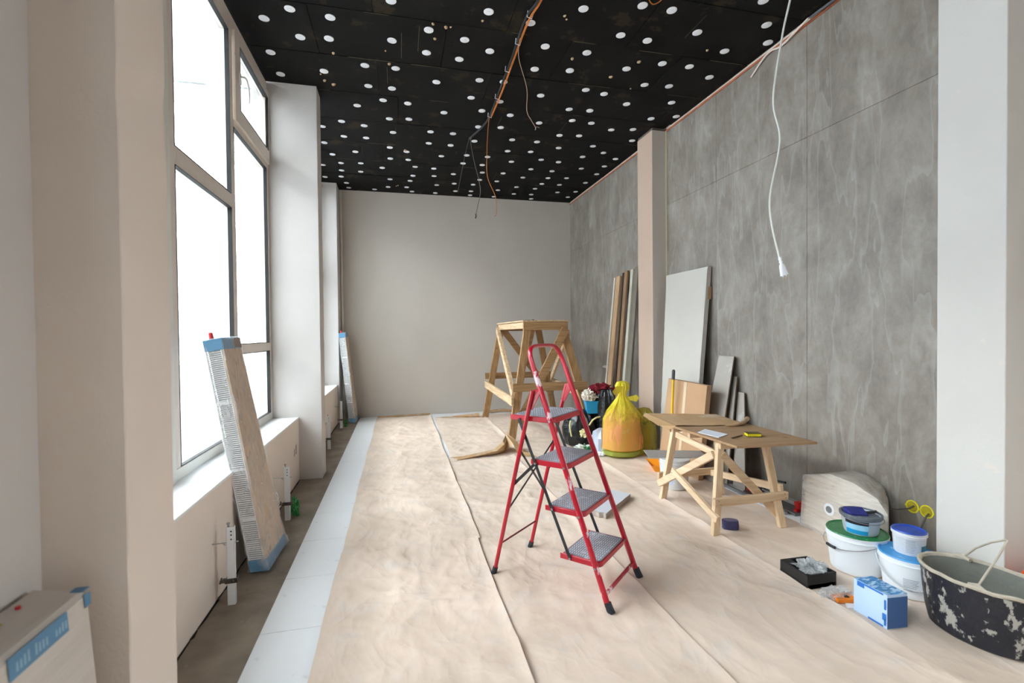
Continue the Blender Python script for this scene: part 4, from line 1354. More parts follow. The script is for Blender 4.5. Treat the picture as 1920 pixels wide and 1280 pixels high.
wf.build('stretch_film', film('stretch_wrap', col=(248, 248, 248), white=.36, rough=.18, bump=.8, bscale=5, stretch=(1, .5, 4)), wp)

# yellow flush boxes with cables
YEL = mat('yellow_box_plastic', (214, 200, 20), .45, .1, 12)
def sockbox(y, z, label):
    t = thing('socket_box', label, 'socket box', (XR - .0095, y, z), 'yellow flush boxes in the panelled wall')
    tl = Matrix.Rotation(-math.pi / 2, 4, 'Y')
    b = B().lathe([(.034, -.030), (.036, -.002), (.043, -.001), (.043, .003), (.034, .003), (.033, -.026), (.001, -.027)], (XR - .0095, y, z), 24, tilt=tl.to_3x3())
    b.f = b.f[1:] if False else b.f
    b.build('box_cup', YEL, t)
    B().beam((XR - .0135, y - .047, z + .0), (XR - .0135, y - .040, z), .003, .012, (1, 0, 0)).build('ear', YEL, t)
    B().beam((XR - .0135, y + .047, z + .0), (XR - .0135, y + .040, z), .003, .012, (1, 0, 0)).build('ear', YEL, t)
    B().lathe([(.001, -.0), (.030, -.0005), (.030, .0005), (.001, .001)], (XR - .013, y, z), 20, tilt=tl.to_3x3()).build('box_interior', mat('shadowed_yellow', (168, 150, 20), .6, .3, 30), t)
sockbox(2.513, .297, 'yellow flush socket box with a grey cable running to the package')
sockbox(2.422, .294, 'yellow flush socket box with a grey cable hanging to the floor')
CAB = mat('grey_cable_sheath', (84, 78, 72), .6)
tag(B().tube([(XR - .014, 2.50, .305), (XR - .05, 2.505, .29), (XR - .11, 2.54, .275), (XR - .17, 2.60, .268), (XR - .22, 2.70, .262)], .0055, 8).build('cable', CAB), 'grey cable curving out of the socket box toward the wrapped package', 'cable')
tag(B().tube([(XR - .014, 2.408, .285), (XR - .05, 2.40, .27), (XR - .085, 2.40, .21), (XR - .075, 2.41, .12), (XR - .06, 2.40, .06), (XR - .06, 2.38, .008)], .0055, 8).build('cable', CAB), 'grey cable dropping from the socket box behind the small blue lidded pail', 'cable')

# ---- things under and behind the work table
pb = bucket('plaster_bucket', 'white plaster smeared bucket under the work table with a grey board on top', (2.575, 4.10), .118, .140, .285, mat('plaster_smeared_white', (206, 206, 206), .5, .1, 8, .3, 30, spots=(226, 222, 214), spot_scale=10, spot_thr=.56), open_=False)
band(pb, (2.575, 4.10, .006), .05, .22, .118, .140, .285, 185, 232, mat('pale_blue_label', (190, 202, 226), .6, .15, 30, stretch=(1, 1, 5)))
tag(orient([(2.335, 4.16), (2.86, 3.98), (2.955, 4.235), (2.425, 4.425)], .2925, .299).build('board_offcut', mat('grey_board', (150, 144, 140), .6, .05, 8)), 'thin grey board lying flat on the plaster bucket', 'board')
ot = thing('paint_tray', 'orange plastic paint tray on the floor beside the plaster bucket', 'tray', (2.70, 4.72, .006))
b = B()
Q4 = [(2.655, 4.60), (2.80, 4.54), (2.86, 4.77), (2.74, 4.82)]
Q5 = [(2.60, 4.58), (2.82, 4.49), (2.89, 4.80), (2.70, 4.88)]
b.add([(x, y, .008) for x, y in Q4] + [(x, y, .075) for x, y in Q5] + [(x * .99 + .028, y * .99 + .047, .012) for x, y in Q4] + [(x * .985 + .042, y * .985 + .07, .074) for x, y in Q5],
      [(0, 3, 2, 1)] + [(i, (i + 1) % 4, 4 + (i + 1) % 4, 4 + i) for i in range(4)] + [(8, 9, 10, 11)] + [(8 + i, 12 + i, 12 + (i + 1) % 4, 8 + (i + 1) % 4) for i in range(4)] + [(4 + i, 4 + (i + 1) % 4, 12 + (i + 1) % 4, 12 + i) for i in range(4)])
b.build('tray_body', mat('orange_tray_plastic', (246, 158, 24), .45), ot)
B().add([(x, y, .0765) for x, y in Q5] + [(x * .985 + .042, y * .985 + .07, .0765) for x, y in Q5], [(i, (i + 1) % 4, 4 + (i + 1) % 4, 4 + i) for i in range(4)]).build('dusty_lip', mat('pale_dust', (222, 204, 180), .9), ot)

# grout sponge roll
gs = thing('scrub_sponge', 'dusty blue violet scrub sponge on the floor by the table leg', 'sponge', (2.43, 3.12, .006))
b = B()
vs, fs = [], []
nn = 22
for zz in range(5):
    for i in range(nn):
        a = 2 * math.pi * i / nn
        rx_, ry_ = .058, .036
        x, y = rx_ * (abs(math.cos(a)) ** .6) * (1 if math.cos(a) > 0 else -1), ry_ * (abs(math.sin(a)) ** .6) * (1 if math.sin(a) > 0 else -1)
        k = 1 + .05 * fbm(a * 3, zz * 2.1)
        c, s = math.cos(-.4), math.sin(-.4)
        vs.append((2.43 + (x * c - y * s) * k, 3.118 + (x * s + y * c) * k, .006 + .066 * zz / 4))
for zz in range(4):
    for i in range(nn):
        fs.append((zz * nn + i, zz * nn + (i + 1) % nn, (zz + 1) * nn + (i + 1) % nn, (zz + 1) * nn + i))
fs += [tuple(range(nn))[::-1], tuple(4 * nn + i for i in range(nn))]
b.add(vs, fs, 0, True).build('sponge_body', mat('blue_violet_sponge', (72, 72, 112), .95, .25, 40, 1.0, 120), gs, .004)
B().lathe([(.054, .0), (.054, .002), (.001, .003)], (2.43, 3.118, .0725), 20, sx=1, sy=.62, rot=-.4).build('dusty_top', mat('dusty_blue', (116, 112, 140), .95, .15, 30), gs)

# tile cutter along the wall behind the table
tc_ = thing('tile_cutter', 'long steel rail tile cutter with red ends along the panelled wall', 'tool', (3.17, 3.7, 0))
B().box((3.10, 3.20, .001), (3.25, 3.80, .022)).build('base_plate', mat('grey_metal_base', (100, 100, 102), .5, .1, 8), tc_, .002)
for x in (3.155, 3.195):
    B().tube([(x, 3.22, .085), (x, 3.79, .085)], .009, 10).build('guide_rail', STEEL, tc_)
for y in (3.22, 3.76):
    b = B().box((3.135, y, .022), (3.215, y + .035, .045)).hexa([(3.15, y, .045), (3.20, y, .045), (3.20, y + .035, .045), (3.15, y + .035, .045), (3.14, y - .005, .10), (3.21, y - .005, .10), (3.21, y + .04, .10), (3.14, y + .04, .10)])
    b.build('end_bracket', mat('red_cutter_plastic', (196, 26, 24), .45), tc_, .003)
B().box((3.135, 3.62, .06), (3.215, 3.70, .12)).build('cutting_carriage', BLK, tc_, .003)
B().tube([(3.175, 3.66, .12), (3.175, 3.50, .20), (3.175, 3.38, .215)], .010, 8).build('lever', BLK, tc_)
tag(B().box((3.045, 3.25, .001), (3.075, 4.05, .028)).build('metal_profile', mat('aluminium_profile', (170, 176, 184), .35, .05, metal=.8), None, .002), 'long aluminium profile on the floor beside the tile cutter', 'profile')

# styrofoam slab
sf = thing('foam_slab', 'pale grey foam board slab with a broken end near the ladder', 'board', (1.8, 3.7, .006))
b = B()
Q4 = [(1.60, 3.57), (1.69, 3.50), (2.03, 3.92), (1.74, 4.06)]
Q4 = [(1.55, 3.60), (1.625, 3.545), (2.02, 3.905), (1.70, 4.02)]
Q4 = [(1.46, 3.72), (1.60, 3.53), (2.02, 3.92), (1.86, 4.10)]
rg = []
for (pa, qa, ja) in ((0, 1, .014), (1, 2, .004), (2, 3, .008), (3, 0, .003)):
    p, q = Vector((*Q4[pa], 0)), Vector((*Q4[qa], 0))
    d = (q - p).normalized(); nq = Vector((-d.y, d.x, 0))
    for i in range(8):
        k = i / 8
        rg.append(p + (q - p) * k + nq * random.uniform(-ja, ja))
n8 = len(rg)
b.add([v + Vector((0, 0, .007)) for v in rg] + [v + Vector((0, 0, .048)) for v in rg], [tuple(range(n8))[::-1], tuple(range(n8, 2 * n8))] + [(i, (i + 1) % n8, n8 + (i + 1) % n8, n8 + i) for i in range(n8)])
b.build('slab_body', mat('foam_edge', (172, 160, 150), .9, .1, 30, .6, 80), sf, .002)
b = B().add([v + Vector((0, 0, .0495)) for v in rg], [tuple(range(n8))])
b.build('slab_facing', mat('pale_facing', (208, 210, 218), .6, .05, 10), sf)

# ================================================================== WRAPPED RADIATORS
def radiator(label, bot, top, nsl=104, full=True):
    """bot/top: corners L (toward the window), M, R as 3-D points; the long box between them."""
    bL, bM, bR = [Vector(p) for p in bot]
    tL, tM, tR = [Vector(p) for p in top]
    bN, tN = bL + (bR - bM), tL + (tR - tM)
    t = thing('wrapped_radiator', label, 'radiator', (bL + bR) / 2)
    def P(u, v, wv):
        """u: thickness L->M, v: width M->R, wv: along the length."""
        a = bL.lerp(bM, u) + (bR - bM) * v
        c = tL.lerp(tM, u) + (tR - tM) * v
        return a.lerp(c, wv)
    def blk(u0, u1, v0, v1, w0, w1, b=None):
        b = b or B()
        return b.hexa([P(u0, v0, w0), P(u1, v0, w0), P(u1, v1, w0), P(u0, v1, w0), P(u0, v0, w1), P(u1, v0, w1), P(u1, v1, w1), P(u0, v1, w1)])
    blk(.10, .88, .06, .96, .02, .98).build('radiator_body', mat('grey_radiator_core', (120, 122, 124), .5), t)
    blk(.86, 1.0, .0, 1.0, .035, .965).build('cardboard_side', CARDP, t, .002)
    b = B()
    for i in range(nsl):
        w0 = .05 + .9 * i / nsl
        blk(.03, .86, .01, .055, w0, w0 + .45 / nsl, b)
    g = b.build('grille', WHITEP, t)
    g['kind'] = 'stuff'
    b = B()
    for a in ((.0, .045), (.84, .88)):
        blk(a[0], a[1], -.005, .06, .03, .97, b)
    for w0 in (.22, .43, .72):
        blk(.03, .86, -.004, .02, w0, w0 + .012, b)
    b.build('grille_edge', WHITEP, t)
    for w0, w1 in ((0, .05), (.95, 1.0)):
        b = B()
        blk(-.02, 1.04, -.02, 1.02, w0, w1, b)
        b.build('end_cap', BLUEP, t, .004)
    blk(1.041, 1.048, .55, 1.0, .955, .998).build('cap_print', mat('brown_print', (120, 96, 78), .7), t)
    p = P(.35, .12, 1.0)
    d = (tM - bM).normalized()
    B().tube([p, p + d * .045], [.016, .013], 10).build('valve_cap', mat('red_valve_cap', (200, 40, 40), .4), t)
    # clinging plastic wrap
    vs, fs = [], []
    nw, nc = 46, 28
    for j in range(nw + 1):
        wv = j / nw
        bulge = 1.0
        for i in range(nc):
            k = i / nc * 4
            e, f_ = int(k), k - int(k)
            u, v = [(f_, 0), (1, f_), (1 - f_, 1), (0, 1 - f_)][e]
            nval = fbm(i * .5 + bL.y * 3, wv * 7, bL.y)
            off = .05 + .09 * nval + (.12 * max(0, fbm(wv * 9, e * 3.3 + bL.y)) if f_ in (0,) else 0)
            if wv < .12:
                off += .06 * (1 - wv / .12) * abs(nval) * 3
            uu = .5 + (u - .5) * (1 + 2 * off)
            vv = .5 + (v - .5) * (1 + off * .45)
            vs.append(P(uu, vv, -.002 + 1.006 * wv) if wv > 0.01 else P(uu, vv, .004))
    for j in range(nw):
        for i in range(nc):
            a, b_ = j * nc + i, j * nc + (i + 1) % nc
            fs.append((a, b_, b_ + nc, a + nc))
    fs.append(tuple(nw * nc + i for i in range(nc)))
    B().add(vs, fs, 0, True).build('plastic_wrap', film('radiator_wrap', col=(248, 248, 248), white=.23, rough=.2, bump=.35, bscale=9, stretch=(1.5, 1.5, .6)), t)
    return t
radiator('tall film wrapped radiator with brown cardboard side leaning on the sill between two window posts',
         [(-.925, 3.29, .012), (-.825, 3.31, .004), (-.81, 3.715, .004)], [(-1.200, 3.376, 1.475), (-1.100, 3.388, 1.495), (-1.098, 3.732, 1.495)])
radiator('film wrapped radiator leaning in the far corner by the last window',
         [(-.835, 8.55, .012), (-.735, 8.55, .004), (-.72, 8.94, .004)], [(-.985, 8.575, 1.535), (-.885, 8.575, 1.55), (-.882, 8.95, 1.55)], 70)
# short wide pack beside the camera
t = thing('wrapped_radiator', 'pale wrapped radiator pack with a blue printed band standing against the plaster pier', 'radiator', (-.93, 1.2, 0))
BODY_ = mat('white_wrapped_cardboard', (206, 198, 190), .45, .08, 6, .3, 20, stretch=(1, .3, 4))
v0 = [(-1.015, .55, 0), (-.815, .55, 0), (-.815, 1.60, 0), (-1.015, 1.60, 0)]
b = B().hexa([(-1.012, .50, .0), (-.800, .50, .0), (-.815, 1.600, .0), (-1.012, 1.600, .0), (-1.012, .50, .80), (-.872, .50, .775), (-.872, 1.600, .785), (-1.012, 1.605, .80)])
b.build('pack_body', BODY_, t, .012)
def onface(y, z):
    k = z / .78
    return (-.800 - .072 * k - .006 * (y - .5) / 1.1 * (1 - k) * 2.5 + .0035 + (.0, )[0], y, z)
def facequad(b, y0, y1, z0, z1):
    b.add([onface(y0, z0), onface(y1, z0), onface(y1, z1), onface(y0, z1)], [(0, 1, 2, 3)])
b = B(); facequad(b, 1.30, 1.50, .722, .775); facequad(b, 1.57, 1.598, .742, .778); facequad(b, .6, 1.22, .716, .775)
b.build('blue_band', BLUEP, t)
b = B().box((-.905, 1.575, .786), (-.871, 1.602, .7895)).build('blue_corner', BLUEP, t)
b = B()
rl_ = random.Random(2)
for y0 in (1.02, 1.09, 1.16, 1.32, 1.38, 1.45):
    for q in range(4):
        yy0 = y0 + q * .012
        za_, zb_ = .734, .734 + rl_.uniform(.016, .028)
        b.add([(onface(yy0, za_)[0] + .0008, yy0, za_), (onface(yy0, za_)[0] + .0008, yy0 + .007, za_), (onface(yy0, zb_)[0] + .0008, yy0 + .008, zb_), (onface(yy0, zb_)[0] + .0008, yy0 + .002, zb_)], [(0, 1, 2, 3)])
bo = b.build('blurred_lettering', mat('pale_print', (150, 184, 206), .6), t)
bo['kind'] = 'stuff'
B().box((-1.006, .7, .7975), (-.955, 1.42, .8015)).build('yellow_top_print', mat('ochre_print', (176, 150, 60), .7, .2, 10), t)
B().tube([(-.975, 1.50, .79), (-.975, 1.50, .803)], .006, 8).build('valve_cap', mat('red_valve_cap'), t)

# ================================================================== RADIATOR STAND BRACKETS
br = thing('radiator_bracket', 'x', 'bracket', (0, 0, 0), 'white radiator stand brackets by the knee wall')
B().box((-.020, -.013, -.0115), (.020, -.010, .43)).box((-.020, -.013, -.0115), (-.017, .013, .43)).box((.017, -.013, -.0115), (.020, .013, .43)).build('upright', WHITEP, br, .001)
b = B()
b.tube([(-.012, 0, .425), (-.012, 0, .447)], .006, 8).box((-.020, -.006, .444), (-.004, .006, .452))
b.build('top_bolt', STEEL, br)
b = B()
b.tube([(-.105, .0, .338), (.038, -.002, .341)], .003, 6).tube([(-.035, .02, .318), (-.052, .02, .334)], .003, 6)
b.build('wall_screw', STEEL, br)
b = B().box((-.030, -.022, .115), (.030, -.014, .140)).box((-.030, .014, .115), (.030, .022, .140)).box((-.050, -.024, .122), (-.028, .024, .128)).box((.026, -.024, .116), (.034, .024, .138))
b.tube([(-.055, -.018, .118), (-.045, -.018, .150)], .005, 6).tube([(.012, -.028, .128), (.012, -.018, .128)], .008, 8)
b.build('clamp', mat('dark_zinc_clamp', (110, 104, 98), .4, .1, 20, metal=.9), br)
ho = B()
for z in (.405, .385, .36):
    ho.tube([(.004, -.0135, z), (.004, -.0128, z)], .0045, 8)
ho = ho.build('slot_hole', BLK, br)
ho['kind'] = 'stuff'
spots_ = [(-.935, 2.974, 0.03, 'white radiator bracket post in front of the big leaning radiator'),
          (-.905, 4.224, -.02, 'white radiator bracket post with green scrap beside the first pier'),
          (-.918, 6.733, .02, 'white radiator bracket post just past the pier below the far window'),
          (-.925, 8.207, 0, 'white radiator bracket post nearest to the far leaning radiator')]
for i, (x, y, rz, lbl) in enumerate(spots_):
    o = br if i == 0 else copy_tree(br)
    o.location = (x, y, 0)
    o.rotation_euler = (0, 0, rz)
    o['label'] = lbl
GRF = film('green_film', (70, 170, 90), .75, .2, .8, 20)
tag(crumple('crumpled_film', (-.862, 4.30, .062), (.030, .035, .07), 1.0, 14, None, 12, .7, 1.6).build('green_film_scrap', GRF), 'crumpled green plastic scrap behind the second bracket post', 'plastic scrap')
tag(crumple('crumpled_film', (-.865, 8.26, .055), (.022, .02, .06), 1.0, 17, None, 10, .5, 1.6).build('green_film_scrap', GRF), 'pale green plastic scrap beside the far bracket post', 'plastic scrap')
# pipe in the far corner, open electrical slots in the knee wall
tag(B().tube([(-.975, 9.06, -.01), (-.975, 9.06, 1.0), (-.975, 9.06, 4.1)], .022, 12).build('heating_pipe', mat('white_painted_pipe', (214, 212, 206), .4)), 'white painted heating pipe rising in the far corner', 'pipe')
sk = tag(B().add([(-1.0293, 5.125, .285), (-1.0293, 5.150, .30), (-1.0293, 5.152, .375), (-1.0293, 5.128, .36)] + [(-1.0293, 5.20, .295), (-1.0293, 5.235, .30), (-1.0293, 5.24, .40), (-1.0293, 5.205, .385)], [(0, 1, 2, 3), (4, 5, 6, 7)]).build('socket_hole', mat('dark_green_hole', (14, 34, 28), .8)), 'pair of dark green slot holes in the knee wall near the first pier', 'wall hole')

# ================================================================== LEANING BOARDS AND PANELS
def lean(name, label, cat, x0b, x0t, ya, yb, yat, ybt, z1, th, mats, z1b=None, edge=None, bev=.002, shift=0):
    """board leaning toward +x: bottom at x0b, top at x0t."""
    t = thing(name, label, cat, (x0b, (ya + yb) / 2, 0))
    z1b = z1 if z1b is None else z1b
    b = B().hexa([(x0b, ya, .004), (x0b + th, ya, .002), (x0b + th, yb, .002), (x0b, yb, .004), (x0t, yat, z1), (x0t + th, yat, z1), (x0t + th, ybt, z1b), (x0t, ybt, z1b)])
    b.build('board_body', mats, t, bev)
    return t
t = lean('door_panel', 'tall white film wrapped panel leaning on the grey wall beside the column', 'panel', 3.14, 3.335, 5.32, 4.63, 5.46, 4.63, 2.22, .045, mat('white_wrapped_panel', (190, 186, 178), .5, .05, 3, .5, 8, spots=(206, 186, 160), spot_scale=2.2, spot_thr=.68, stretch=(1, .6, 2.2)))
B().hexa([(3.327, 4.628, 1.86), (3.37, 4.628, 1.86), (3.37, 4.66, 1.86), (3.32, 4.66, 1.86), (3.336, 4.627, 2.0), (3.38, 4.627, 2.0), (3.38, 4.66, 2.0), (3.33, 4.66, 2.0)]).build('tape_patch', mat('brown_tape', (172, 138, 104), .5), t)
vs, fs = [], []
for j in range(61):
    for i in range(13):
        a, c = i / 12, j / 60
        pb_ = Vector((3.14, 5.32, .01)).lerp(Vector((3.14, 4.63, .01)), a)
        pt_ = Vector((3.335, 5.46, 2.22)).lerp(Vector((3.335, 4.63, 2.22)), a)
        p = pb_.lerp(pt_, c)
        vs.append(p + Vector((-.004 - .007 * abs(fbm(p.y * 2 + p.z * 3.0, p.z * 9 - p.y * 5, 2)), 0, 0)))
for j in range(60):
    for i in range(12):
        a = j * 13 + i
        fs.append((a, a + 1, a + 14, a + 13))
B().add(vs, fs, 0, True).build('creased_wrap', mat('creased_white_film', (194, 189, 180), .38, .04, 3, spots=(186, 166, 142), spot_scale=2.4, spot_thr=.70), t)
t = lean('cardboard_box', 'flat brown cardboard carton with tape leaning on the white panel', 'cardboard', 2.92, 3.03, 4.98, 4.22, 4.94, 4.23, .965, .055, CARD, .955)
B().hexa([(2.918, 4.60, .02), (2.93, 4.60, .02), (2.93, 4.55, .02), (2.918, 4.55, .02), (3.0275, 4.62, .957), (3.04, 4.62, .957), (3.04, 4.57, .957), (3.0275, 4.57, .957)]).build('packing_tape', mat('shiny_tape', (206, 184, 156), .25), t)
b = B().hexa([(2.917, 4.98, .80), (2.93, 4.98, .80), (2.93, 4.22, .80), (2.917, 4.22, .80), (3.026, 4.94, .968), (3.03, 4.94, .968), (3.03, 4.23, .958), (3.026, 4.23, .958)])
pl = thing('broom_pole', 'yellow pole with a dark grip standing in front of the cardboard carton', 'pole', (2.88, 4.72, 0))
B().tube([(2.90, 4.70, .005), (2.955, 4.72, .98)], .0135, 12).build('pole_shaft', mat('yellow_painted_tube', (224, 178, 24), .35), pl)
B().tube([(2.955, 4.72, .975), (2.9605, 4.722, 1.07), (2.961, 4.722, 1.085)], [.0175, .0185, .010], 12).build('grip', mat('dark_grey_grip', (66, 66, 70), .6), pl)
LAM2 = mat('grey_laminate_offcut', (168, 160, 150), .5, .12, 4, spots=(186, 182, 176), spot_scale=5, spot_thr=.6)
LEDG = mat('offcut_brown_edge', (104, 86, 70), .8)
def offcut(label, x0b, x0t, ya, yb, yat, ybt, z1, th):
    t = lean('laminate_offcut', label, 'panel', x0b, x0t, ya, yb, yat, ybt, z1, th, LEDG)
    t['group'] = 'grey offcuts leaning on the panelled wall'
    B().hexa([(x0b - .002, ya, .006), (x0b, ya, .004), (x0b, yb + .003, .004), (x0b - .002, yb + .003, .006), (x0t - .002, yat, z1 - .002), (x0t, yat, z1), (x0t, ybt + .003, z1), (x0t - .002, ybt + .003, z1 - .002)]).build('laminate_face', LAM2, t)
offcut('widest and tallest grey offcut leaning on the wall behind the work table', 3.02, 3.345, 4.42, 4.10, 4.46, 4.225, 1.245, .012)
offcut('narrow brown edged offcut between the tall grey piece and the shortest one', 3.10, 3.352, 4.10, 4.02, 4.25, 4.195, 1.04, .012)
offcut('shortest grey offcut of the leaning pieces behind the work table', 3.15, 3.362, 4.00, 3.83, 4.20, 4.10, .885, .012)
# tall planks beyond the column
BRN = mat('brown_plank', (150, 118, 88), .7, .15, 6, stretch=(1, 1, .15))
def plank(label, x0b, x0t, yb, yt, wd, z1, th, m, em=None):
    t = lean('plank', label, 'plank', x0b, x0t, yb, yb - wd, yt, yt - wd, z1, th, m)
    t['group'] = 'planks leaning beyond the column'
    return t
plank('pale edged long plank, first of those leaning beyond the column', 2.98, 3.30, 6.74, 6.92, .05, 2.36, .04, mat('pale_plank_edge', (206, 196, 180), .7, .08, 6))
plank('tan faced long plank beside the pale edged one', 2.99, 3.31, 6.68, 6.86, .13, 2.37, .035, mat('tan_plank', (186, 152, 116), .7, .12, 6, stretch=(1, 1, .15)))
plank('thin dark brown plank in the leaning bundle', 3.03, 3.335, 6.52, 6.70, .035, 2.41, .03, mat('dark_brown_plank', (78, 62, 50), .8))
plank('grey brown plank nearest the wall in the leaning bundle', 3.05, 3.35, 6.47, 6.66, .09, 2.43, .03, BRN)
plank('long whitish plank partly hidden by the column', 3.02, 3.32, 6.24, 6.40, .07, 2.42, .04, mat('whitish_plank', (192, 186, 170), .75, .1, 6))
plank('dark grey plank tucked behind the column', 3.05, 3.345, 6.16, 6.32, .10, 2.45, .03, mat('grey_plank', (120, 112, 100), .75, .1, 6))
t = lean('laminate_sheet', 'small dark laminate sheet leaning on the wall behind the rubbish bags', 'panel', 3.08, 3.34, 7.25, 6.85, 7.42, 7.10, .93, .014, mat('shiny_grey_sheet', (118, 112, 108), .35, .12, 3))
tag(crumple('crumple', (3.31, 7.22, .945), (.03, .13, .022), 1, 21, None, 10, .6, 1.4).build('paper_scrap', mat('white_tissue', (214, 206, 196), .8)), 'white crumpled scrap on top of the small leaning sheet', 'paper scrap')

# ================================================================== RUBBISH BAGS
def bag(c, prof, seed, fold=.06, nf=7, seg=56, sx=1, sy=1, rot=0, twist=0.0):
    """prof (r, z); vertical folds grow toward the top."""
    vs, fs = [], []
    n = len(prof)
    zm = prof[-1][1]
    for j, (r, z) in enumerate(prof):
        for i in range(seg):
            a = 2 * math.pi * i / seg
            k = z / zm
            a2 = a + twist * k
            rr_ = r * (1 + fold * (0.3 + 1.4 * k) * fbm(math.cos(a2) * nf * .5 + seed, math.sin(a2) * nf * .5, k * 1.3 + seed) * 1.6 + .10 * fbm(math.cos(a) * 1.2 + seed, math.sin(a) * 1.2, z * 5 + seed))
            x, y = rr_ * math.cos(a) * sx, rr_ * math.sin(a) * sy
            vs.append((c[0] + x * math.cos(rot) - y * math.sin(rot), c[1] + x * math.sin(rot) + y * math.cos(rot), c[2] + z))
    for j in range(n - 1):
        for i in range(seg):
            fs.append((j * seg + i, j * seg + (i + 1) % seg, (j + 1) * seg + (i + 1) % seg, (j + 1) * seg + i))
    fs.append(tuple(range(seg))[::-1])
    fs.append(tuple((n - 1) * seg + i for i in range(seg)))
    return B().add(vs, fs, 0, True)
yb = thing('rubbish_bag', 'tied translucent yellow rubbish bag full of orange rubble in front of the column', 'bag', (2.66, 5.36, .006))
def yellow_film():
    m = bpy.data.materials.new('yellow_bag_film')
    m.use_nodes = True
    nt = m.node_tree
    b_ = nt.nodes['Principled BSDF']
    b_.inputs['Base Color'].default_value = rgb((226, 208, 40))
    b_.inputs['Roughness'].default_value = .35
    g = nt.nodes.new('ShaderNodeNewGeometry')
    n_ = nt.nodes.new('ShaderNodeTexNoise')
    n_.inputs['Scale'].default_value = 16
    n_.inputs['Distortion'].default_value = 1.2
    mp = nt.nodes.new('ShaderNodeMapping')
    mp.inputs['Scale'].default_value = (1.6, 1.6, .35)
    nt.links.new(g.outputs['Position'], mp.inputs[0])
    nt.links.new(mp.outputs[0], n_.inputs['Vector'])
    bp = nt.nodes.new('ShaderNodeBump')
    bp.inputs['Strength'].default_value = .7
    bp.inputs['Distance'].default_value = .02
    nt.links.new(n_.outputs['Fac'], bp.inputs['Height'])
    nt.links.new(bp.outputs[0], b_.inputs['Normal'])
    mr = nt.nodes.new('ShaderNodeMapRange')
    sz_ = nt.nodes.new('ShaderNodeSeparateXYZ')
    nt.links.new(g.outputs['Position'], sz_.inputs[0])
    ma = nt.nodes.new('ShaderNodeMath')
    ma.operation = 'MULTIPLY_ADD'
    ma.inputs[1].default_value = .25
    nt.links.new(n_.outputs['Fac'], ma.inputs[0])
    nt.links.new(sz_.outputs['Z'], ma.inputs[2])
    # one layer over the filling, many gathered folds toward the knot
    mr.inputs['From Min'].default_value = .50
    mr.inputs['From Max'].default_value = .80
    mr.inputs['To Min'].default_value = .22
    mr.inputs['To Max'].default_value = .80
    nt.links.new(ma.outputs[0], mr.inputs['Value'])
    nt.links.new(mr.outputs[0], b_.inputs['Alpha'])
    return m
YF = yellow_film()
bag((2.66, 5.36, .006), [(.20, 0), (.265, .02), (.275, .08), (.262, .20), (.262, .33), (.25, .44), (.20, .535), (.135, .62), (.085, .69), (.055, .735), (.060, .77), (.085, .81), (.09, .85), (.065, .89), (.01, .905)], 3, .10, 9, 64, 1.0, .86, .2, .5).build('bag_film', YF, yb)
B().add([(2.60, 5.27, .80), (2.52, 5.24, .86), (2.46, 5.22, .80), (2.50, 5.24, .755), (2.57, 5.26, .775), (2.62, 5.27, .86)], [(0, 1, 2, 3, 4), (0, 5, 1)], 0, True).build('bag_knot_tail', YF, yb)
B().add([(2.70, 5.30, .72), (2.80, 5.27, .745), (2.83, 5.26, .71), (2.80, 5.27, .66), (2.72, 5.29, .68)], [(0, 1, 2, 3, 4)], 0, True).build('bag_knot_tail', YF, yb)
bag((2.655, 5.36, .02), [(.19, .055), (.248, .08), (.250, .20), (.240, .33), (.222, .44), (.16, .52), (.05, .57)], 8, .05, 6, 40, 1.0, .86, .2).build('rubble_fill', mat('orange_rubble', (212, 142, 88), .8, .15, 4, spots=(196, 160, 120), spot_scale=6, spot_thr=.62), yb)
b = bag((2.655, 5.36, .008), [(.15, 0), (.225, .02), (.232, .065), (.15, .07)], 9, .05, 6, 40, 1.0, .86, .2)
b.build('green_scraps', mat('green_scraps', (110, 140, 80), .8, .3, 20), yb)
y2 = thing('rubbish_bag', 'second dull yellow bag pressed against the column behind the orange filled one', 'bag', (2.93, 5.32, .006))
bag((2.965, 5.38, .006), [(.10, 0), (.155, .02), (.165, .10), (.16, .25), (.145, .40), (.12, .50), (.07, .55), (.01, .565)], 13, .10, 7, 48, .9, .8, .3).build('bag_film', mat('dull_yellow_film', (150, 130, 30), .4, .2, 8, .8, 20, spots=(90, 92, 30), spot_scale=6, spot_thr=.55), y2)
BLF = mat('black_bag_film', (20, 21, 24), .25, .2, 10, 1.0, 18)
k1 = thing('rubbish_bag', 'slumped black rubbish bag with pale cord on the paper covered floor', 'bag', (2.40, 5.98, .006))
bag((2.37, 6.02, .006), [(.16, 0), (.22, .02), (.24, .10), (.235, .22), (.21, .34), (.16, .42), (.08, .46), (.01, .47)], 17, .16, 6, 56, 1, .9).build('bag_film', BLF, k1)
B().tube([(2.17, 5.86, .36), (2.15, 5.84, .30), (2.157, 5.83, .22), (2.17, 5.83, .16)], .010, 8).build('pale_cord', mat('cream_cord', (206, 196, 140), .9), k1)
B().tube([(2.40, 5.79, .30), (2.44, 5.77, .37), (2.50, 5.77, .40), (2.55, 5.78, .405)], .011, 8).build('pale_cord', mat('cream_cord', (206, 196, 140), .9), k1)
k2 = thing('rubbish_bag', 'upright black sack between the blue box and the yellow bag', 'bag', (2.62, 5.85, .006))
bag((2.66, 5.87, .006), [(.12, 0), (.17, .03), (.175, .20), (.165, .40), (.15, .55), (.14, .66), (.10, .74), (.01, .77)], 23, .14, 6, 50, .85, .85).build('bag_film', BLF, k2)
gw = thing('rubbish_bag', 'small bluish white plastic bag between the black sack and the yellow bag', 'bag', (2.43, 5.47, .006))
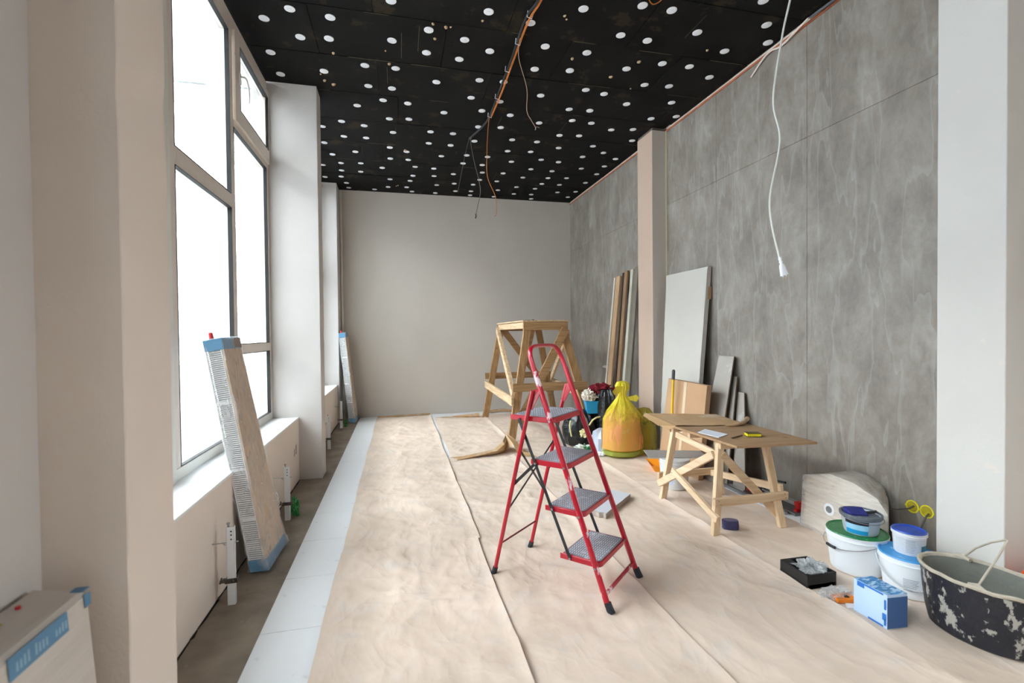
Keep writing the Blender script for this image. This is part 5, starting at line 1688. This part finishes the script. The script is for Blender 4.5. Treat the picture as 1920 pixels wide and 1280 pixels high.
bag((2.44, 5.50, .006), [(.08, 0), (.115, .02), (.12, .10), (.11, .20), (.09, .27), (.04, .305), (.01, .31)], 29, .16, 6, 44).build('bag_film', mat('bluish_white_film', (176, 184, 198), .35, .1, 10, 1.0, 22), gw)
gr = thing('crumpled_packet', 'crumpled green and white packet on the floor before the black bag', 'packet', (2.2, 5.6, .006))
crumple('c', (2.25, 5.57, .05), (.12, .09, .045), 1.0, 33, None, 16, .6, 1.5).build('packet_film', mat('green_white_print', (214, 216, 208), .5, .1, 9, spots=(40, 110, 56), spot_scale=7, spot_thr=.5), gr)
tag(crumple('c', (2.375, 5.38, .025), (.06, .05, .022), 1.0, 35, None, 12, .6, 1.5).build('paper_scrap', mat('white_scrap')), 'small white scrap on the floor at the foot of the bluish bag', 'paper scrap')
tag(crumple('c', (2.33, 5.78, .20), (.05, .05, .05), 1.0, 37, None, 12, .6, 1.5).build('paper_scrap', mat('cream_scrap', (210, 200, 150), .7)), 'cream crumpled scrap stuck to the slumped black bag', 'paper scrap')
bx2 = thing('blue_tub', 'bright blue plastic tub full of rags on top of the black bags', 'container', (2.52, 5.95, .45))
b = B()
Qa = [(2.41, 5.86), (2.58, 5.83), (2.61, 5.97), (2.44, 6.0)]
Qb = [(2.38, 5.84), (2.60, 5.80), (2.64, 6.0), (2.42, 6.04)]
b.add([(x, y, .44) for x, y in Qa] + [(x, y, .605) for x, y in Qb], [(0, 3, 2, 1)] + [(i, (i + 1) % 4, 4 + (i + 1) % 4, 4 + i) for i in range(4)])
so_ = b.build('tub_wall', mat('bright_blue_plastic', (10, 140, 190), .35), bx2)
sm = so_.modifiers.new('solid', 'SOLIDIFY'); sm.thickness = .004
B().add([(x, y, .606) for x, y in Qb] + [((x - 2.51) * 1.05 + 2.51, (y - 5.92) * 1.05 + 5.92, .606) for x, y in Qb] + [((x - 2.51) * 1.05 + 2.51, (y - 5.92) * 1.05 + 5.92, .596) for x, y in Qb],
        [(i, (i + 1) % 4, 4 + (i + 1) % 4, 4 + i) for i in range(4)] + [(4 + i, 4 + (i + 1) % 4, 8 + (i + 1) % 4, 8 + i) for i in range(4)]).build('tub_lip', mat('bright_blue_plastic'), bx2)
tag(crumple('c', (2.455, 5.92, .665), (.085, .09, .075), .75, 41, None, 18, .6, 1.7).build('white_rags', mat('white_rag', (206, 196, 184), .95, .15, 20)), 'crumpled white rags heaped in the blue tub', 'rag')
tag(crumple('c', (2.63, 5.94, .72), (.16, .10, .085), .9, 43, None, 20, .55, 1.3).build('red_cloth', mat('dark_red_cloth', (120, 14, 32), .95, .3, 10)), 'dark red cloth draped beside the white rags over the black sack', 'cloth')

# ================================================================== CABLES
WC = mat('white_cable_sheath', (206, 206, 200), .5)
YC = 2.1
cb = thing('power_cord', 'long white power cord with a plug hanging before the grey wall', 'power cord', (1.96, YC, 1.8))
def smooth(pts, n=10):
    pts = [Vector(p) for p in pts]
    out = []
    for i in range(len(pts) - 1):
        p0, p1, p2, p3 = pts[max(i - 1, 0)], pts[i], pts[i + 1], pts[min(i + 2, len(pts) - 1)]
        for k in range(n):
            t_ = k / n
            out.append(.5 * ((2 * p1) + (-p0 + p2) * t_ + (2 * p0 - 5 * p1 + 4 * p2 - p3) * t_ ** 2 + (-p0 + 3 * p1 - 3 * p2 + p3) * t_ ** 3))
    out.append(pts[-1])
    return out
cpts = [(1.60, 1.55, 4.112), (1.80, 1.80, 3.75), (1.955, 2.02, 3.30), (1.938, 2.08, 3.02), (1.900, YC, 2.70), (1.938, YC, 2.53), (1.930, YC, 2.42), (1.880, YC, 2.20), (1.888, YC, 2.06), (1.935, YC, 1.885)]
B().tube(smooth(cpts, 8), .0048, 10).build('cord', WC, cb)
p0, p1 = Vector((1.937, YC, 1.885)), Vector((1.966, YC - .002, 1.79))
d = (p1 - p0).normalized()
b = B()
pr = []
for i in range(6):
    pr += [p0 + d * (.004 * i * 2 - .0), p0 + d * (.004 * (i * 2 + 1))]
b.tube(pr, [.0062, .0062, .0085, .0085, .0066, .0066, .0092, .0092, .007, .007, .0098, .0098], 12)
b.build('strain_relief', WHITEP, cb)
B().tube([p0 + d * .040, p0 + d * .052, p0 + d * .075, p0 + d * .098], [.0095, .0165, .0195, .0235], 14, rx=.0125, side=(1, 0, 0)).build('plug_body', mat('white_plug_plastic', (222, 226, 230), .35), cb)
sd = Vector((1, 0, 0)) - d * d.x
sd.normalize()
for k in (-1, 1):
    q = p0 + d * .096 + sd * .0105 * k
    B().tube([q, q + d * .010], .0024, 8).build('pin_collar', WHITEP, cb)
    B().tube([q + d * .009, q + d * .030], .0022, 8).build('plug_pin', mat('brass_pin', (190, 170, 140), .3, .05, metal=1.0), cb)
# bundle along the ceiling
bz = ZC - .026
cen = [(1.09, 3.3), (1.09, 3.609), (1.056, 3.843), (1.071, 4.382), (1.085, 4.975), (1.089, 5.603)]
ct = thing('cable_bundle', 'bundle of black and orange cables tied along the black ceiling', 'cable', (1.08, 4.5, bz))
B().tube(smooth([(x, y, bz - .01 * (i % 2)) for i, (x, y) in enumerate(cen)] + [(1.058, 5.906, bz - .006), (.95, 6.309, bz - .01)], 6), .012, 8).build('black_cable', mat('black_cable', (24, 24, 26), .5), ct)
ORC = mat('orange_cable', (196, 112, 40), .5)
for ox in (.016, .026):
    B().tube(smooth([(x + ox, y, bz - .012 - .01 * ((i + 1) % 2)) for i, (x, y) in enumerate(cen)], 6), .0042, 8).build('orange_cable', ORC, ct)
for i, (x, y) in enumerate([(1.075, 3.78), (1.068, 4.15), (1.075, 4.6), (1.085, 5.15), (1.089, 5.6)]):
    B().tube([(x - .02, y - .02, bz + .018), (x - .022, y, bz - .02), (x + .02, y + .005, bz - .026), (x + .034, y, bz + .016)], .0035, 6).build('cable_tie', WHITEP, ct)
def hang(label, pts, r, m, end=None):
    t = thing('hanging_wire', label, 'wire', pts[-1])
    B().tube(smooth(pts, 8), r, 8).build('wire', m, t)
    if end:
        for e in end:
            B().tube(e[0], e[1], 6).build('bare_end', e[2], t)
    return t
GRW = mat('grey_wire', (120, 114, 106), .5)
TAN = mat('tan_wire', (170, 140, 116), .5)
hang('tan wire with split ends hanging from the middle of the ceiling bundle', [(1.07, 4.08, 4.09), (1.09, 4.2, 3.98), (1.30, 4.7, 3.98), (1.34, 4.85, 3.83), (1.40, 4.9, 3.76), (1.446, 4.9, 3.69)], .0035, TAN,
     [([(1.446, 4.9, 3.69), (1.47, 4.9, 3.695), (1.49, 4.9, 3.685)], .003, TAN), ([(1.446, 4.9, 3.69), (1.45, 4.9, 3.675), (1.442, 4.9, 3.66)], .003, WHITEP)])
hang('orange wire hanging lowest against the pale far wall', [(1.089, 5.62, 4.09), (1.085, 5.7, 3.95), (1.09, 5.8, 3.75), (1.13, 6.0, 3.50), (1.26, 6.15, 3.30), (1.285, 6.2, 3.12), (1.275, 6.2, 3.065), (1.25, 6.2, 3.055)], .0035, ORC)
hang('dark grey wire with a black tip hanging against the pale far wall', [(.96, 6.25, 4.09), (.955, 6.2, 3.95), (.985, 6.1, 3.68), (1.03, 6.05, 3.45), (1.04, 6.02, 3.30), (1.0, 6.0, 3.12), (.975, 6.0, 3.02)], .0035, GRW,
     [([(.975, 6.0, 3.02), (.978, 6.0, 2.99), (.968, 6.0, 2.965)], .007, mat('black_tape', (20, 20, 20), .5))])
hang('thinnest grey wire hanging slanted from the end of the bundle', [(.95, 6.30, 4.10), (.90, 6.35, 3.90), (.83, 6.4, 3.55), (.80, 6.42, 3.40)], .002, GRW)
B().tube([(.96, 6.24, 4.085), (.962, 6.235, 4.02)], [.014, .006], 8)
hang('loose orange wire loop at the ceiling near the front edge of the view', [(1.80, 3.2, 4.11), (1.90, 3.36, 4.09), (1.97, 3.42, 4.075), (2.02, 3.42, 4.09), (2.05, 3.40, 4.11)], .004, ORC)
tag(B().tube(smooth([(3.33, 3.30, 4.08), (3.345, 3.42, 4.07), (3.36, 3.62, 4.045), (3.36, 3.74, 4.07), (3.368, 3.84, 4.06), (3.375, 3.95, 4.01), (3.38, 4.02, 3.975)], 6), .0085, 8).build('cable', mat('dusty_white_cable', (222, 208, 196), .6)), 'dusty white cable sagging along the top of the panelled wall', 'cable')
tag(B().tube(smooth([(3.36, 2.3, 4.09), (3.35, 2.8, 4.08), (3.345, 3.30, 4.085)], 6), .012, 8).build('cable', mat('grey_conduit', (86, 86, 90), .5)), 'dark grey conduit along the top of the panelled wall', 'cable')
